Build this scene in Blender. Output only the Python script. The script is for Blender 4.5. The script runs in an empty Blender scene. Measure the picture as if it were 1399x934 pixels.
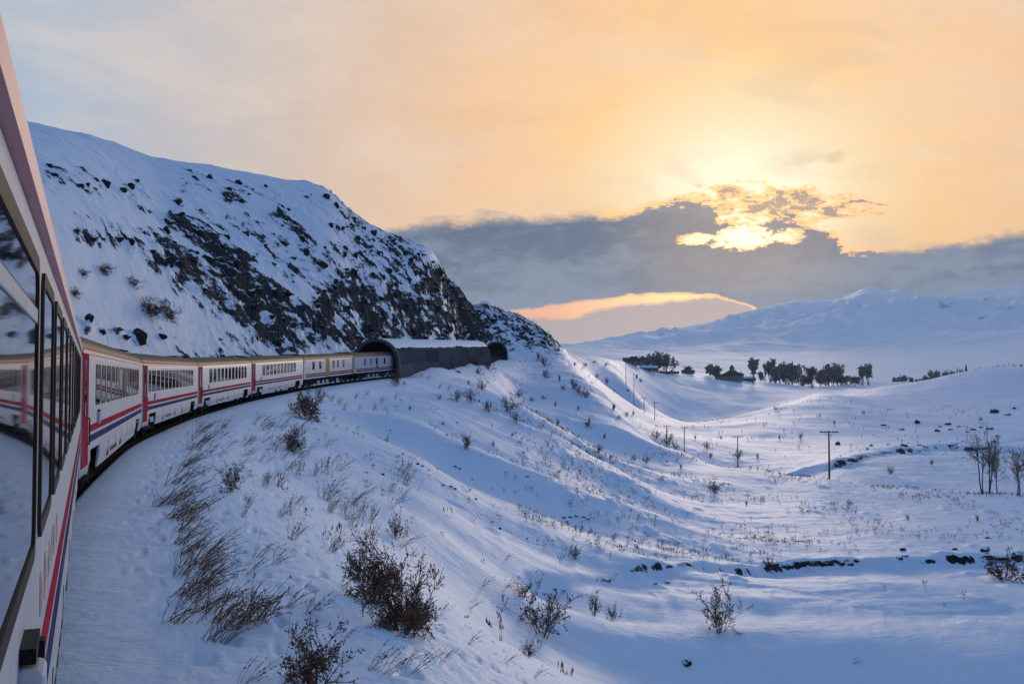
import bpy, bmesh, math, random
from mathutils import Vector, Matrix, Euler
import numpy as np

SC = bpy.context.scene
COL = SC.collection

# ============================================================ camera
cam = bpy.data.cameras.new('camera'); camo = bpy.data.objects.new('camera', cam); COL.objects.link(camo)
cam.sensor_width = 36.0; cam.lens = 36.0 * 1400.0 / 1399.0
cam.clip_start = .02; cam.clip_end = 60000
camo.location = (0, 0, 2.85)
camo.rotation_euler = (math.radians(90 + 2.045), 0, 0)
SC.camera = camo
SC.view_settings.view_transform = 'Standard'; SC.view_settings.look = 'None'
SC.view_settings.exposure = 0.0; SC.view_settings.gamma = 1.0
SC.render.film_transparent = False
SC.cycles.use_denoising = True
try: SC.cycles.denoiser = 'OPENIMAGEDENOISE'
except Exception: pass
SC.cycles.max_bounces = 6; SC.cycles.diffuse_bounces = 3; SC.cycles.glossy_bounces = 3
SC.cycles.transmission_bounces = 3; SC.cycles.volume_bounces = 1

# ============================================================ sun and sky
SUN_AZ = math.degrees(math.atan((1010 - 699.5) / 1400)); SUN_EL = 7.7
sd = bpy.data.lights.new('sun', 'SUN'); so = bpy.data.objects.new('sun', sd); COL.objects.link(so)
sd.energy = 1.15; sd.angle = math.radians(11.0); sd.color = (1.0, .78, .58)
_a, _e = math.radians(SUN_AZ), math.radians(SUN_EL)
SDIR = Vector((math.sin(_a) * math.cos(_e), math.cos(_a) * math.cos(_e), math.sin(_e)))
so.rotation_euler = (-SDIR).to_track_quat('-Z', 'Y').to_euler()

W = bpy.data.worlds.new('World'); SC.world = W; W.use_nodes = True
nt = W.node_tree; nt.nodes.clear()
class NB:
    """small helper for wiring node trees"""
    def __init__(s, t): s.t = t
    def node(s, typ, **kw):
        n = s.t.nodes.new(typ)
        for k, v in kw.items(): setattr(n, k, v)
        return n
    def put(s, sock, v):
        if isinstance(v, bpy.types.NodeSocket): s.t.links.new(v, sock)
        elif v is not None:
            if hasattr(sock.default_value, '__len__') and not hasattr(v, '__len__'): v = (v,) * len(sock.default_value)
            if hasattr(sock.default_value, '__len__') and len(sock.default_value) == 4 and len(v) == 3: v = (*v, 1)
            sock.default_value = v
    def m(s, op, a, b=None, c=None, clamp=False):
        n = s.node('ShaderNodeMath', operation=op); n.use_clamp = clamp
        for i, v in enumerate((a, b, c)): 
            if v is not None: s.put(n.inputs[i], v)
        return n.outputs[0]
    def add(s, a, b): return s.m('ADD', a, b)
    def sub(s, a, b): return s.m('SUBTRACT', a, b)
    def mul(s, a, b): return s.m('MULTIPLY', a, b)
    def ss(s, v, a, b):
        n = s.node('ShaderNodeMapRange', interpolation_type='SMOOTHSTEP')
        s.put(n.inputs[0], v); n.inputs[1].default_value = a; n.inputs[2].default_value = b
        n.inputs[3].default_value = 0; n.inputs[4].default_value = 1
        return n.outputs[0]
    def mix(s, f, a, b, blend='MIX'):
        n = s.node('ShaderNodeMix', data_type='RGBA', blend_type=blend); n.clamp_factor = True
        s.put(n.inputs[0], f); s.put(n.inputs[6], a); s.put(n.inputs[7], b)
        return n.outputs[2]
    def ramp(s, f, pts, interp='LINEAR'):
        n = s.node('ShaderNodeValToRGB'); cr = n.color_ramp; cr.interpolation = interp
        while len(cr.elements) > 1: cr.elements.remove(cr.elements[0])
        for i, (p, c) in enumerate(pts):
            e = cr.elements[0] if i == 0 else cr.elements.new(p)
            e.position = p; e.color = (*c, 1)
        s.put(n.inputs[0], f); return n.outputs[0]
    def noise(s, vec, scale=1, detail=4, rough=.5, dist=0, dim='3D'):
        n = s.node('ShaderNodeTexNoise', noise_dimensions=dim)
        if vec is not None: s.put(n.inputs['Vector'], vec)
        n.inputs['Scale'].default_value = scale; n.inputs['Detail'].default_value = detail
        n.inputs['Roughness'].default_value = rough; n.inputs['Distortion'].default_value = dist
        return n.outputs[0]
    def vec(s, x, y, z=0):
        n = s.node('ShaderNodeCombineXYZ'); s.put(n.inputs[0], x); s.put(n.inputs[1], y); s.put(n.inputs[2], z); return n.outputs[0]
    def curve(s, v, pts, lo, hi, vlo, vhi):
        f = s.node('ShaderNodeMapRange'); s.put(f.inputs[0], v); f.inputs[1].default_value = lo; f.inputs[2].default_value = hi
        n = s.node('ShaderNodeFloatCurve'); c = n.mapping.curves[0]
        P = [((a - lo) / (hi - lo), (b - vlo) / (vhi - vlo)) for a, b in pts]
        P.sort()
        c.points[0].location = P[0]; c.points[1].location = P[-1]
        for q in P[1:-1]: c.points.new(*q)
        for q in c.points: q.handle_type = 'AUTO_CLAMPED'
        n.mapping.use_clip = False
        n.mapping.update(); s.put(n.inputs[1], f.outputs[0])
        return s.add(s.mul(n.outputs[0], vhi - vlo), vlo)
def azel(px, py):
    a = math.atan((px - 699.5) / 1400); b = math.atan((517 - py) / math.hypot(1400, px - 699.5))
    return math.degrees(a), math.degrees(b)

def build_sky():
    b = NB(nt)
    tc = b.node('ShaderNodeTexCoord'); sx = b.node('ShaderNodeSeparateXYZ'); nt.links.new(tc.outputs['Generated'], sx.inputs[0])
    x, y, z = sx.outputs
    u = b.mul(b.m('ARCTAN2', x, y), 57.2958); v = b.mul(b.m('ARCSINE', z), 57.2958)
    # angle to the sun
    dp = b.node('ShaderNodeVectorMath', operation='DOT_PRODUCT'); nt.links.new(tc.outputs['Generated'], dp.inputs[0]); dp.inputs[1].default_value = SDIR
    th = b.mul(b.m('ARCCOSINE', b.m('MINIMUM', dp.outputs['Value'], 1.0)), 57.2958 / 180)
    D = 1 / 180
    base = b.ramp(th, [(0, (1.6, 1.38, .96)), (3 * D, (1.32, 1.12, .78)), (6 * D, (1.20, .94, .55)), (10 * D, (1.16, .72, .29)), (15 * D, (1.08, .64, .30)),
                       (22 * D, (.86, .61, .43)), (29 * D, (.63, .57, .545)), (37 * D, (.46, .545, .655)), (50 * D, (.17, .36, .60)), (78 * D, (.042, .20, .49)), (1, (.026, .16, .44))])
    # yellower low down on the sun's side
    low = b.mul(b.ss(v, 12, 5), b.ss(th, 24 * D, 8 * D))
    base = b.mix(b.mul(low, .70), base, (1.12, .64, .18))
    glow = b.ss(th, 7 * D, 1.5 * D)
    base = b.mix(b.mul(glow, .8), base, (1.55, 1.30, .86))
    # bluer overhead
    base = b.mix(b.mul(b.ss(v, 21, 50), .9), base, (.030, .185, .50))
    # soft high veil
    wisp = b.noise(b.vec(b.mul(u, .06), b.mul(v, .16)), 1.0, 5, .6, .4)
    base = b.mix(b.mul(b.ss(wisp, .42, .66), .40), base, (1.0, .80, .62))
    wis2 = b.noise(b.vec(b.mul(u, .13), b.mul(v, .34), 4.4), 1.0, 7, .62, .7)
    base = b.mix(b.mul(b.mul(b.ss(wis2, .50, .70), b.ss(th, 40 * D, 18 * D)), .30), base, (.82, .56, .40))
    wp = b.noise(b.vec(b.mul(u, .22), b.mul(v, .55), 3.1), 1.0, 6, .62, .3)
    du = b.m('DIVIDE', b.sub(u, azel(1190, 215)[0]), 6.0); dv = b.m('DIVIDE', b.sub(v, azel(1190, 215)[1]), 1.1)
    reg = b.ss(b.add(b.mul(du, du), b.mul(dv, dv)), 1.3, .1)
    base = b.mix(b.mul(reg, b.ss(wp, .48, .68)), base, (1.02, .82, .52))
    n5a = b.noise(b.vec(b.mul(u, 1.9), b.mul(v, 4.2), 6.4), 1.0, 8, .66, .8)
    du = b.m('DIVIDE', b.sub(u, azel(1142, 213)[0]), .75); dv = b.m('DIVIDE', b.sub(v, azel(1142, 213)[1]), .36)
    reg = b.ss(b.add(b.add(b.mul(du, du), b.mul(dv, dv)), b.add(b.mul(b.sub(n5a, .5), 2.4), b.mul(b.sub(wp, .5), 2.6))), 1.1, .1)
    base = b.mix(b.mul(reg, .6), base, (.95, .60, .26))
    # ---- the cloud bank
    T = [(0, 470), (200, 420), (400, 362), (500, 324), (560, 306), (620, 296), (700, 294), (780, 292), (850, 286), (900, 275), (940, 270), (990, 290), (1040, 296), (1070, 290), (1110, 296), (1140, 312), (1165, 326), (1200, 332), (1250, 334), (1330, 326), (1399, 313), (1600, 300)]
    Bt = [(400, 470), (560, 440), (700, 423), (800, 411), (900, 402), (960, 402), (1000, 410), (1040, 425), (1100, 480), (1250, 530), (1399, 530)]
    Cc = [(500, 470), (690, 430), (730, 434), (770, 433), (830, 421), (900, 411), (950, 407), (985, 403), (1040, 396), (1100, 400), (1399, 400)]
    Tc = b.curve(u, [azel(*q) for q in T], -34, 34, -2, 16)
    Bc = b.curve(u, [azel(*q) for q in Bt], -34, 34, -2, 16)
    C2 = b.curve(u, [azel(*q) for q in Cc], -34, 34, -2, 16)
    n1 = b.noise(b.vec(b.mul(u, .30), b.mul(v, .75), 1.7), 1.0, 9, .60, .5)
    n2 = b.noise(b.vec(b.mul(u, .9), b.mul(v, 2.0), 5.2), 1.0, 8, .62, .6)
    n3 = b.noise(b.vec(b.mul(u, .12), b.mul(v, .55), 9.3), 1.0, 6, .55, .3)
    n5 = b.noise(b.vec(b.mul(u, 2.6), b.mul(v, 5.0), 2.4), 1.0, 8, .66, .9)
    near = b.ss(b.m('ABSOLUTE', b.sub(u, azel(1040, 0)[0])), 8.5, 2.5)     # ragged part before the sun
    amp = b.add(1.7, b.mul(near, 2.2))
    e1 = b.add(b.sub(Tc, v), b.add(b.mul(b.sub(n1, .5), amp), b.add(b.mul(b.sub(n5, .5), b.add(.45, b.mul(near, .9))), b.mul(b.sub(n2, .5), b.add(.8, b.mul(near, 2.0))))))
    topm = b.ss(e1, -.28, .55)
    botm = b.ss(b.add(b.sub(v, Bc), b.add(b.mul(b.sub(n2, .5), .5), b.mul(b.sub(n1, .5), .5))), -.10, .14)
    cm = b.mul(topm, botm)
    # torn wisps above the sun
    a0, e0 = azel(1065, 276); du = b.m('DIVIDE', b.sub(u, a0), 4.6); dv = b.m('DIVIDE', b.add(b.sub(v, e0), b.mul(b.sub(u, a0), .10)), .95)
    n4 = b.noise(b.vec(b.mul(u, .62), b.mul(v, 1.7), 7.7), 1.0, 9, .62, .8)
    wsp = b.ss(b.sub(b.sub(b.add(n4, b.mul(b.sub(n5, .5), .40)), .345), b.mul(b.add(b.mul(du, du), b.mul(dv, dv)), .16)), -.03, .16)
    cm = b.m('MAXIMUM', cm, b.mul(wsp, .95))
    # openings round the sun
    def hole(px, py, w, h, k=1.6):
        a0, e0 = azel(px, py)
        du = b.m('DIVIDE', b.sub(u, a0), w); dv = b.m('DIVIDE', b.sub(v, e0), h)
        d = b.add(b.add(b.mul(du, du), b.mul(dv, dv)), b.add(b.mul(b.sub(n5, .5), k * 1.5), b.mul(b.sub(n2, .5), k * 2.6)))
        return b.ss(d, 1.35, .15)
    h = hole(1015, 324, 1.75, .58)
    for q in ((948, 326, 1.0, .32), (1078, 322, .85, .40)):
        h = b.m('MAXIMUM', h, hole(*q))
    cm = b.mul(cm, b.sub(1, h))
    lowm = b.ss(b.add(b.sub(C2, v), b.add(b.mul(b.sub(n1, .5), .7), b.mul(b.sub(n5, .5), .5))), -.12, .25)
    # cloud colours: slate underside, paler and warmer toward the sun
    ccol = b.mix(b.ss(b.add(b.mul(n3, .40), b.add(b.mul(n1, .30), b.mul(n2, .30))), .42, .58), (.035, .085, .175), (.17, .22, .31))
    ccol = b.mix(b.mul(b.ss(th, 9 * D, 1.5 * D), .55), ccol, (.46, .31, .20))
    ccol = b.mix(b.mul(b.ss(v, 6.0, 3.5), .45), ccol, (.11, .17, .26))
    lowc = b.mix(b.ss(v, 1.0, 3.6), (.46, .40, .42), (.48, .37, .34))
    strip = b.mix(b.ss(u, azel(720, 0)[0], azel(960, 0)[0]), (1.25, .52, .17), (2.3, 1.25, .38))
    gap = b.mul(b.sub(1, botm), b.mul(b.ss(v, 6, 5), b.ss(u, azel(1045, 0)[0], azel(1000, 0)[0])))
    col = b.mix(gap, base, strip)
    col = b.mix(b.mul(lowm, .92), col, lowc)
    col = b.mix(b.mul(cm, .96), col, ccol)
    # bright rims where the cloud thins in front of the sun
    rim = b.mul(b.mul(b.mul(cm, b.sub(1, cm)), 4.0), b.ss(th, 12 * D, 3 * D))
    col = b.mix(b.mul(rim, .85), col, (1.8, .92, .20))
    sunny = b.mul(h, b.ss(th, 3.4 * D, 1.0 * D))
    col = b.mix(sunny, col, (2.3, 1.85, 1.05))
    sky = b.node('ShaderNodeTexSky', sky_type='NISHITA'); sky.sun_disc = False
    sky.sun_elevation = math.radians(SUN_EL); sky.sun_rotation = math.radians(SUN_AZ); sky.altitude = 1600
    nis = b.mix(1.0, sky.outputs[0], (.06, .06, .06), 'MULTIPLY')
    col = b.mix(.06, col, nis)
    bg = b.node('ShaderNodeBackground'); nt.links.new(col, bg.inputs[0]); bg.inputs[1].default_value = 1.0
    out = b.node('ShaderNodeOutputWorld'); nt.links.new(bg.outputs[0], out.inputs[0])
build_sky()
W.cycles.sampling_method = 'MANUAL'; W.cycles.sample_map_resolution = 1024
import math, random
import numpy as np

# ============================================================ view geometry
F = 1400.0; CX = 699.5; CY = 467.0
CAMZ = 2.85; PITCH = math.radians(2.045)
CP, SP = math.cos(PITCH), math.sin(PITCH)

def ray(px, py):
    a = (px - CX) / F; b = (CY - py) / F
    return np.array([a, CP - b * SP, SP + b * CP])

def at(px, py, d):
    """a photograph pixel at forward distance d (metres) -> world point"""
    v = ray(px, py); v = v * (d / v[1])
    return (float(v[0]), float(v[1]), float(v[2] + CAMZ))

def to_px(X, Y, Z):
    z = np.asarray(Z) - CAMZ
    f = Y * CP + z * SP
    u = -Y * SP + z * CP
    return CX + F * X / f, CY - F * u / f

# ============================================================ noise
_rng = np.random.RandomState(7)
_PERM = np.concatenate([_rng.permutation(512)] * 2).astype(np.int32)
_ang = _rng.rand(512) * 2 * np.pi
_GX = np.cos(_ang).astype(np.float32); _GY = np.sin(_ang).astype(np.float32)

def perlin(x, y):
    x = np.asarray(x, np.float64); y = np.asarray(y, np.float64)
    xi = np.floor(x).astype(np.int64); yi = np.floor(y).astype(np.int64)
    xf = (x - xi).astype(np.float32); yf = (y - yi).astype(np.float32)
    u = xf * xf * xf * (xf * (xf * 6 - 15) + 10); v = yf * yf * yf * (yf * (yf * 6 - 15) + 10)
    xa = xi & 511; xb = (xi + 1) & 511; ya = yi & 511; yb = (yi + 1) & 511
    def g(ix, iy, fx, fy):
        h = _PERM[(_PERM[ix] + iy) & 1023]
        return _GX[h] * fx + _GY[h] * fy
    n00 = g(xa, ya, xf, yf); n10 = g(xb, ya, xf - 1, yf)
    n01 = g(xa, yb, xf, yf - 1); n11 = g(xb, yb, xf - 1, yf - 1)
    a = n00 + u * (n10 - n00); b = n01 + u * (n11 - n01)
    return (a + v * (b - a)) * 1.5

def fbm(x, y, o=4, lac=2.03, gain=.5):
    s = 0; a = 1.0; t = 0
    for i in range(o):
        s = s + a * perlin(x + 37.1 * i, y - 19.7 * i); t += a
        x = x * lac; y = y * lac; a *= gain
    return s / t

def ridged(x, y, o=4, gain=.55):
    s = 0; a = 1.0; t = 0
    for i in range(o):
        n = 1 - np.abs(perlin(x + 11.3 * i, y + 53.9 * i)); s = s + a * n * n; t += a
        x = x * 2.07; y = y * 2.07; a *= gain
    return s / t

def sst(x, a, b):
    t = np.clip((x - a) / (b - a), 0, 1); return t * t * (3 - 2 * t)

# ============================================================ the track
H0 = math.radians(-22.36); DH = math.radians(5.45); CARL = 24.6
SIDE = 0.178; HALFW = 1.41
def hd(a): return np.array([math.sin(a), math.cos(a)])
def rn(a): return np.array([math.cos(a), -math.sin(a)])
c0 = -rn(H0) * (SIDE + HALFW)                    # centre line beside the camera
JOINT = [c0 - hd(H0) * 0.55]                     # rear end of the first coach
for k in range(7):
    JOINT.append(JOINT[-1] + hd(H0 + DH * k) * CARL)
JZ = [0, 0, 0.02, .24, .80, 1.55, 2.38, 3.25]
# path: behind the camera, the joints, the two galleries, then into the hill
pp = []
p = JOINT[0].copy(); h = H0
back = []
for i in range(14):
    h -= DH; p = p - hd(h) * CARL; back.append((p[0], p[1], -.02 * (i + 1)))
pp = back[::-1] + [(JOINT[i][0], JOINT[i][1], JZ[i]) for i in range(8)]
GAL0 = (-21.3, 160.0); GAL1 = (-8.7, 250.0); GAL2 = (-5.2, 334.0)
pp += [(-15.9, 200.0, 4.3), (-8.9, 250.0, 6.0), (-5.2, 334.0, 8.9), (-6, 372, 10), (-30, 440, 12), (-90, 500, 13), (-190, 540, 14)]
pp = np.array(pp)
def _smooth_path(P, n=5):
    for _ in range(n):
        Q = P.copy(); Q[1:-1] = .5 * P[1:-1] + .25 * (P[:-2] + P[2:]); P = Q
    return P
_seg = np.hypot(*np.diff(pp[:, :2], axis=0).T); _s = np.concatenate([[0], np.cumsum(_seg)])
_sd = np.arange(0, _s[-1], 2.0)
PATH = np.stack([np.interp(_sd, _s, pp[:, i]) for i in range(3)], 1)
PATH = _smooth_path(PATH, 12)
_T = np.gradient(PATH[:, :2], axis=0); _T /= np.linalg.norm(_T, axis=1)[:, None]

def track_q(X, Y):
    """signed distance from the centre line (right positive), along-track length, rail height"""
    X = np.asarray(X, np.float64).ravel(); Y = np.asarray(Y, np.float64).ravel()
    q = np.empty_like(X); s = np.empty_like(X); z = np.empty_like(X)
    px = PATH[:, 0].astype(np.float32); py = PATH[:, 1].astype(np.float32)
    for i in range(0, len(X), 20000):
        x = X[i:i + 20000]; y = Y[i:i + 20000]
        d2 = (x[:, None].astype(np.float32) - px) ** 2 + (y[:, None].astype(np.float32) - py) ** 2
        j = d2.argmin(1)
        dx = x - PATH[j, 0]; dy = y - PATH[j, 1]
        al = np.clip(dx * _T[j, 0] + dy * _T[j, 1], -1.2, 1.2)
        ex = dx - al * _T[j, 0]; ey = dy - al * _T[j, 1]
        side = dx * _T[j, 1] - dy * _T[j, 0]
        q[i:i + 20000] = np.hypot(ex, ey) * np.sign(side)
        s[i:i + 20000] = _sd[j] + al
        z[i:i + 20000] = np.interp(_sd[j] + al, _sd, PATH[:, 2])
    return q, s, z

# ============================================================ ground height
def smin(a, b, k):
    h = np.clip(.5 + .5 * (b - a) / k, 0, 1); return b + h * (a - b) - k * h * (1 - h)

def base_height(X, Y):
    r = np.hypot(X, Y)
    q, s, zt = track_q(X, Y)
    # right: snowy shoulder, then the embankment slope down to the valley floor
    qr = np.maximum(q, 0)
    sh = np.maximum(qr - 4.2, 0)
    drop = (.62 - .40 * sst(Y, 140, 215)) * (np.sqrt(sh * sh + 2.2) - math.sqrt(2.2)) + .03 * np.maximum(qr - 1.6, 0)
    floor = -12.2 - .012 * np.clip(Y - 40, -60, 110)
    zr = zt - .10 - .5*(1-sst(qr, .5, 1.0)) - drop
    zr = -smin(-zr, -floor, 5.0)
    # left: ditch and hillside
    pl = np.maximum(-q, 0)
    up = np.maximum(pl - 3.6, 0)
    rise = .50 * (np.sqrt(up * up + 4) - 2)
    rise = smin(rise, 46 + 0 * rise, 14.0)
    zl = zt - .62 + rise
    z = np.where(q > 0, zr, zl)
    far = sst(r, 380, 620)
    z = z * (1 - far) + far * 2.0
    return z, q, s, zt

CTRL = []     # (px x, px y, forward distance)
def cy(*pts): CTRL.extend(pts)
def cz(*pts):
    for (px, d, z) in pts:
        v = np.array([(px - CX) / F, 1.0]); X = v[0] * d
        _, py = to_px(X, d, z); CTRL.append((px, float(py), d))
# the rocky hill: crest and what lies behind it
RIDGE = [(-260, 140, 110), (-100, 150, 128), (45, 167, 150), (120, 184, 165), (165, 198, 176), (210, 214, 190), (255, 221, 198),
         (300, 231, 206), (360, 244, 218), (420, 257, 232), (452, 266, 240), (470, 284, 246), (492, 303, 254), (520, 318, 262),
         (560, 335, 274), (590, 349, 282), (612, 365, 288), (628, 384, 290), (640, 410, 286), (648, 436, 280), (654, 458, 275)]
TB = [(-260, 14), (-100, 17), (45, 19), (120, 30), (195, 52), (270, 78), (342, 102), (412, 126), (467, 148), (519, 170), (560, 200), (655, 258), (700, 350)]
for (x, y, d) in RIDGE:
    cy((x, y, d))
    cy((x, y + 16, d * 1.22), (x, y + 42, d * 1.55))
    b = np.interp(x, [t[0] for t in TB], [t[1] for t in TB])
    zb = np.interp(b, [0, 50, 75, 100, 120, 145, 165, 250, 340], [0, 0, .3, .9, 1.6, 2.5, 3.3, 6.3, 9.2])
    zc = at(x, y, d)[2]
    if x < 600:
        for f, g in ((.35, .30), (.68, .66)):
            cz((x, b + (d - b) * f, zb + (zc - zb) * g))
# second rocky hill beyond the galleries
cy((662, 414, 402), (700, 425, 408), (720, 438, 404), (737, 452, 398), (750, 464, 392), (760, 476, 388))
cy((640, 450, 520), (700, 446, 520), (737, 466, 500), (700, 462, 370), (730, 480, 365), (668, 458, 366))
cy((690, 491, 330), (720, 500, 310), (660, 499, 255))
# spur crest between the embankment and the valley, and the terrace edge
cy((775, 489, 372), (800, 516, 305), (825, 545, 258), (862, 578, 226), (900, 606, 203), (930, 618, 190), (1030, 641, 176), (1130, 656, 165), (1260, 669, 157), (1399, 679, 152), (1520, 686, 150))
cz((800, 360, 1), (825, 330, -13), (862, 290, -19), (900, 262, -21.5), (930, 240, -21.5), (1030, 225, -21.5), (1130, 215, -21), (1260, 212, -21.5), (1399, 208, -21), (1520, 208, -21))
# the embankment side and the foreground flat
cy((700, 560, 165), (760, 600, 140), (820, 650, 116), (860, 700, 95), (790, 585, 190), (640, 560, 130))
cy((985, 860, 53), (740, 868, 40), (1399, 930, 40), (1200, 900, 46), (1399, 775, 80), (1200, 772, 79), (1050, 782, 78), (900, 800, 67), (790, 810, 58))
cy((1399, 745, 92), (1200, 742, 94), (1050, 742, 96), (1200, 705, 122), (1399, 705, 122), (950, 690, 128), (1050, 668, 148), (900, 655, 150))
# valley with the poles
cy((1008, 628, 330), (934, 617, 335), (911, 608, 352), (894, 574, 466), (880, 562, 560), (1000, 600, 405), (1250, 613, 337), (1399, 613, 337), (1120, 602, 420), (1150, 640, 255), (1250, 648, 250), (1399, 650, 246))
cy((1200, 581, 485), (1200, 557, 620), (1399, 561, 560), (1399, 500, 900), (1345, 503, 900), (1300, 512, 880), (1250, 524, 850), (1200, 533, 820), (1140, 543, 790), (1300, 545, 680))
cz((1399, 1150, -6), (1300, 1150, -8), (1200, 1100, -6))
# the rise in front of the bowl, the bowl, the village crest
cy((850, 572, 590), (930, 577, 600), (985, 574, 590), (1040, 561, 600), (1085, 547, 640), (1115, 538, 700))
cz((900, 690, -25), (950, 690, -28), (1010, 700, -26), (1060, 730, -20))
cy((930, 548, 800), (1000, 552, 800), (1050, 546, 830))
cy((880, 503, 950), (930, 507, 1000), (1000, 519, 990), (1050, 529, 950), (1090, 536, 910))
cy((790, 485, 700), (830, 490, 780), (800, 506, 620), (850, 525, 640), (875, 548, 600), (845, 545, 540))
cy((850, 492, 930), (1060, 524, 1100), (1120, 527, 1100), (1180, 522, 1150))
cz((760, 900, 5), (800, 1300, -6), (900, 1500, -8), (1000, 1500, -10), (1150, 1500, -10), (1399, 1600, -8), (1250, 1250, -2))
# plain and mountains
cy((830, 485, 3200), (900, 492, 3000), (1000, 497, 3000), (1100, 506, 2600), (1200, 508, 2600), (1399, 500, 2600))
cy((900, 478, 6000), (1000, 470, 6000), (1100, 462, 6000), (1200, 458, 6000), (1300, 452, 6000), (1399, 446, 6000), (1399, 474, 4200), (1150, 486, 4200))
MTN = [(740, 484), (800, 479), (840, 469), (880, 457), (905, 451), (945, 447), (975, 441), (1010, 430), (1050, 420), (1090, 412), (1130, 409), (1156, 409), (1170, 401), (1181, 393), (1192, 391), (1204, 396), (1214, 401), (1228, 394), (1240, 402), (1270, 404),
       (1300, 407), (1325, 402), (1345, 399), (1365, 396), (1385, 393), (1420, 388), (1500, 380)]
for (x, y) in MTN:
    cy((x, y, 9000), (x, y + 30, 12500))
cy((600, 480, 9000), (300, 480, 9000), (0, 480, 9000), (300, 490, 3000), (0, 490, 3000), (600, 495, 2000), (300, 470, 700), (0, 470, 600), (600, 480, 900))
cy((1800, 470, 9000), (1800, 505, 2500), (1800, 520, 900), (1800, 600, 400), (1700, 690, 150))

_C = np.array(CTRL, float)
_v = np.stack([ray(x, y) for x, y in _C[:, :2]])
_cX = _v[:, 0] / _v[:, 1] * _C[:, 2]; _cY = _C[:, 2]; _cZ = _v[:, 2] / _v[:, 1] * _C[:, 2] + CAMZ
_cr = np.hypot(_cX, _cY)
AZS = 4.0
_cu = np.stack([np.arctan2(_cX, _cY) * AZS, np.log(_cr)], 1)
_b, _q, _ss, _zt = base_height(_cX, _cY)
_res = (_cZ - _b) / _cr
def _tps(d2): return np.where(d2 > 1e-12, .5 * d2 * np.log(np.maximum(d2, 1e-12)), 0)
_n = len(_cu)
_K = _tps(((_cu[:, None] - _cu[None]) ** 2).sum(2)) + np.diag(np.where(_C[:, 2] > 8000, 1e-6, 2e-4))
_P = np.concatenate([np.ones((_n, 1)), _cu], 1)
_A = np.block([[_K, _P], [_P.T, np.zeros((3, 3))]])
_W = np.linalg.solve(_A, np.concatenate([_res, np.zeros(3)]))
# the residual is tabulated once on a fine lattice and read back bilinearly
_U0, _U1, _NU = -1.15 * AZS, 1.15 * AZS, 420
_V0, _V1, _NV = math.log(12.), math.log(14000.), 460
def _tab():
    uu = np.linspace(_U0, _U1, _NU); vv = np.linspace(_V0, _V1, _NV)
    G = np.empty((_NU, _NV))
    for i, u in enumerate(uu):
        d2 = (u - _cu[:, 0][None]) ** 2 + (vv[:, None] - _cu[:, 1][None]) ** 2
        G[i] = _tps(d2) @ _W[:_n] + _W[_n] + _W[_n + 1] * u + _W[_n + 2] * vv
    return G
_G = _tab()
def resid(X, Y):
    r = np.hypot(X, Y)
    az = np.arctan2(X, Y)
    u = np.clip((az * AZS - _U0) / (_U1 - _U0) * (_NU - 1), 0, _NU - 1.001)
    v = np.clip((np.log(np.maximum(r, 1)) - _V0) / (_V1 - _V0) * (_NV - 1), 0, _NV - 1.001)
    i = u.astype(int); j = v.astype(int); a = u - i; b = v - j
    e = (_G[i, j] * (1 - a) + _G[i + 1, j] * a) * (1 - b) + (_G[i, j + 1] * (1 - a) + _G[i + 1, j + 1] * a) * b
    # outside the lattice's azimuths the ground returns to its plain form
    return np.clip(e, -.6, .6) * r * (1 - sst(np.abs(az), .62, 1.1))

def smooth_height(X, Y):
    sh = np.shape(X); X = np.asarray(X, float).ravel(); Y = np.asarray(Y, float).ravel()
    z, q, s, zt = base_height(X, Y)
    r = np.hypot(X, Y)
    w = sst(r, 24, 60)
    aq = np.abs(q)
    w = w * np.maximum(sst(aq, 4.5, 17), sst(Y, 336, 346))
    z = z + w * resid(X, Y)
    # the railway formation stays level across
    return z.reshape(sh), q.reshape(sh), s.reshape(sh), zt.reshape(sh)
# ============================================================ detailed ground height
def pl_world(pts):
    """pixel polyline -> plan polyline on the smooth ground"""
    ds = np.exp(np.linspace(math.log(20), math.log(1300), 1400)); out = []
    for (px, py) in pts:
        X = (px - CX) / F * ds * (1.0)
        z = smooth_height(X, ds)[0]; _, yy = to_px(X, ds, z)
        i = int(np.argmax(yy <= py)); out.append((X[i], ds[i]))
    return np.array(out)
BANK_A = pl_world([(690, 801), (745, 806), (800, 802), (850, 800), (900, 797), (940, 794), (1000, 786), (1050, 776), (1100, 770), (1180, 767), (1250, 764), (1330, 763), (1399, 761), (1480, 756)])
BANK_B = pl_world([(1112, 650), (1140, 637), (1165, 627), (1200, 619), (1240, 615), (1300, 611), (1340, 612), (1399, 617), (1470, 622)])
def poly_sd(X, Y, P):
    """signed distance to a plan polyline (positive beyond it) and length along it"""
    best = np.full(X.shape, 1e9); sg = np.ones(X.shape); al = np.zeros(X.shape); acc = 0
    for i in range(len(P) - 1):
        a, b_ = P[i], P[i + 1]; d = b_ - a; L = np.hypot(*d)
        t = np.clip(((X - a[0]) * d[0] + (Y - a[1]) * d[1]) / (L * L), 0, 1)
        ex = X - a[0] - t * d[0]; ey = Y - a[1] - t * d[1]; e = np.hypot(ex, ey)
        c = d[0] * (Y - a[1]) - d[1] * (X - a[0])
        m = e < best; best = np.where(m, e, best); sg = np.where(m, np.sign(c), sg); al = np.where(m, acc + t * L, al); acc += L
    return best * sg, al, acc

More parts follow.
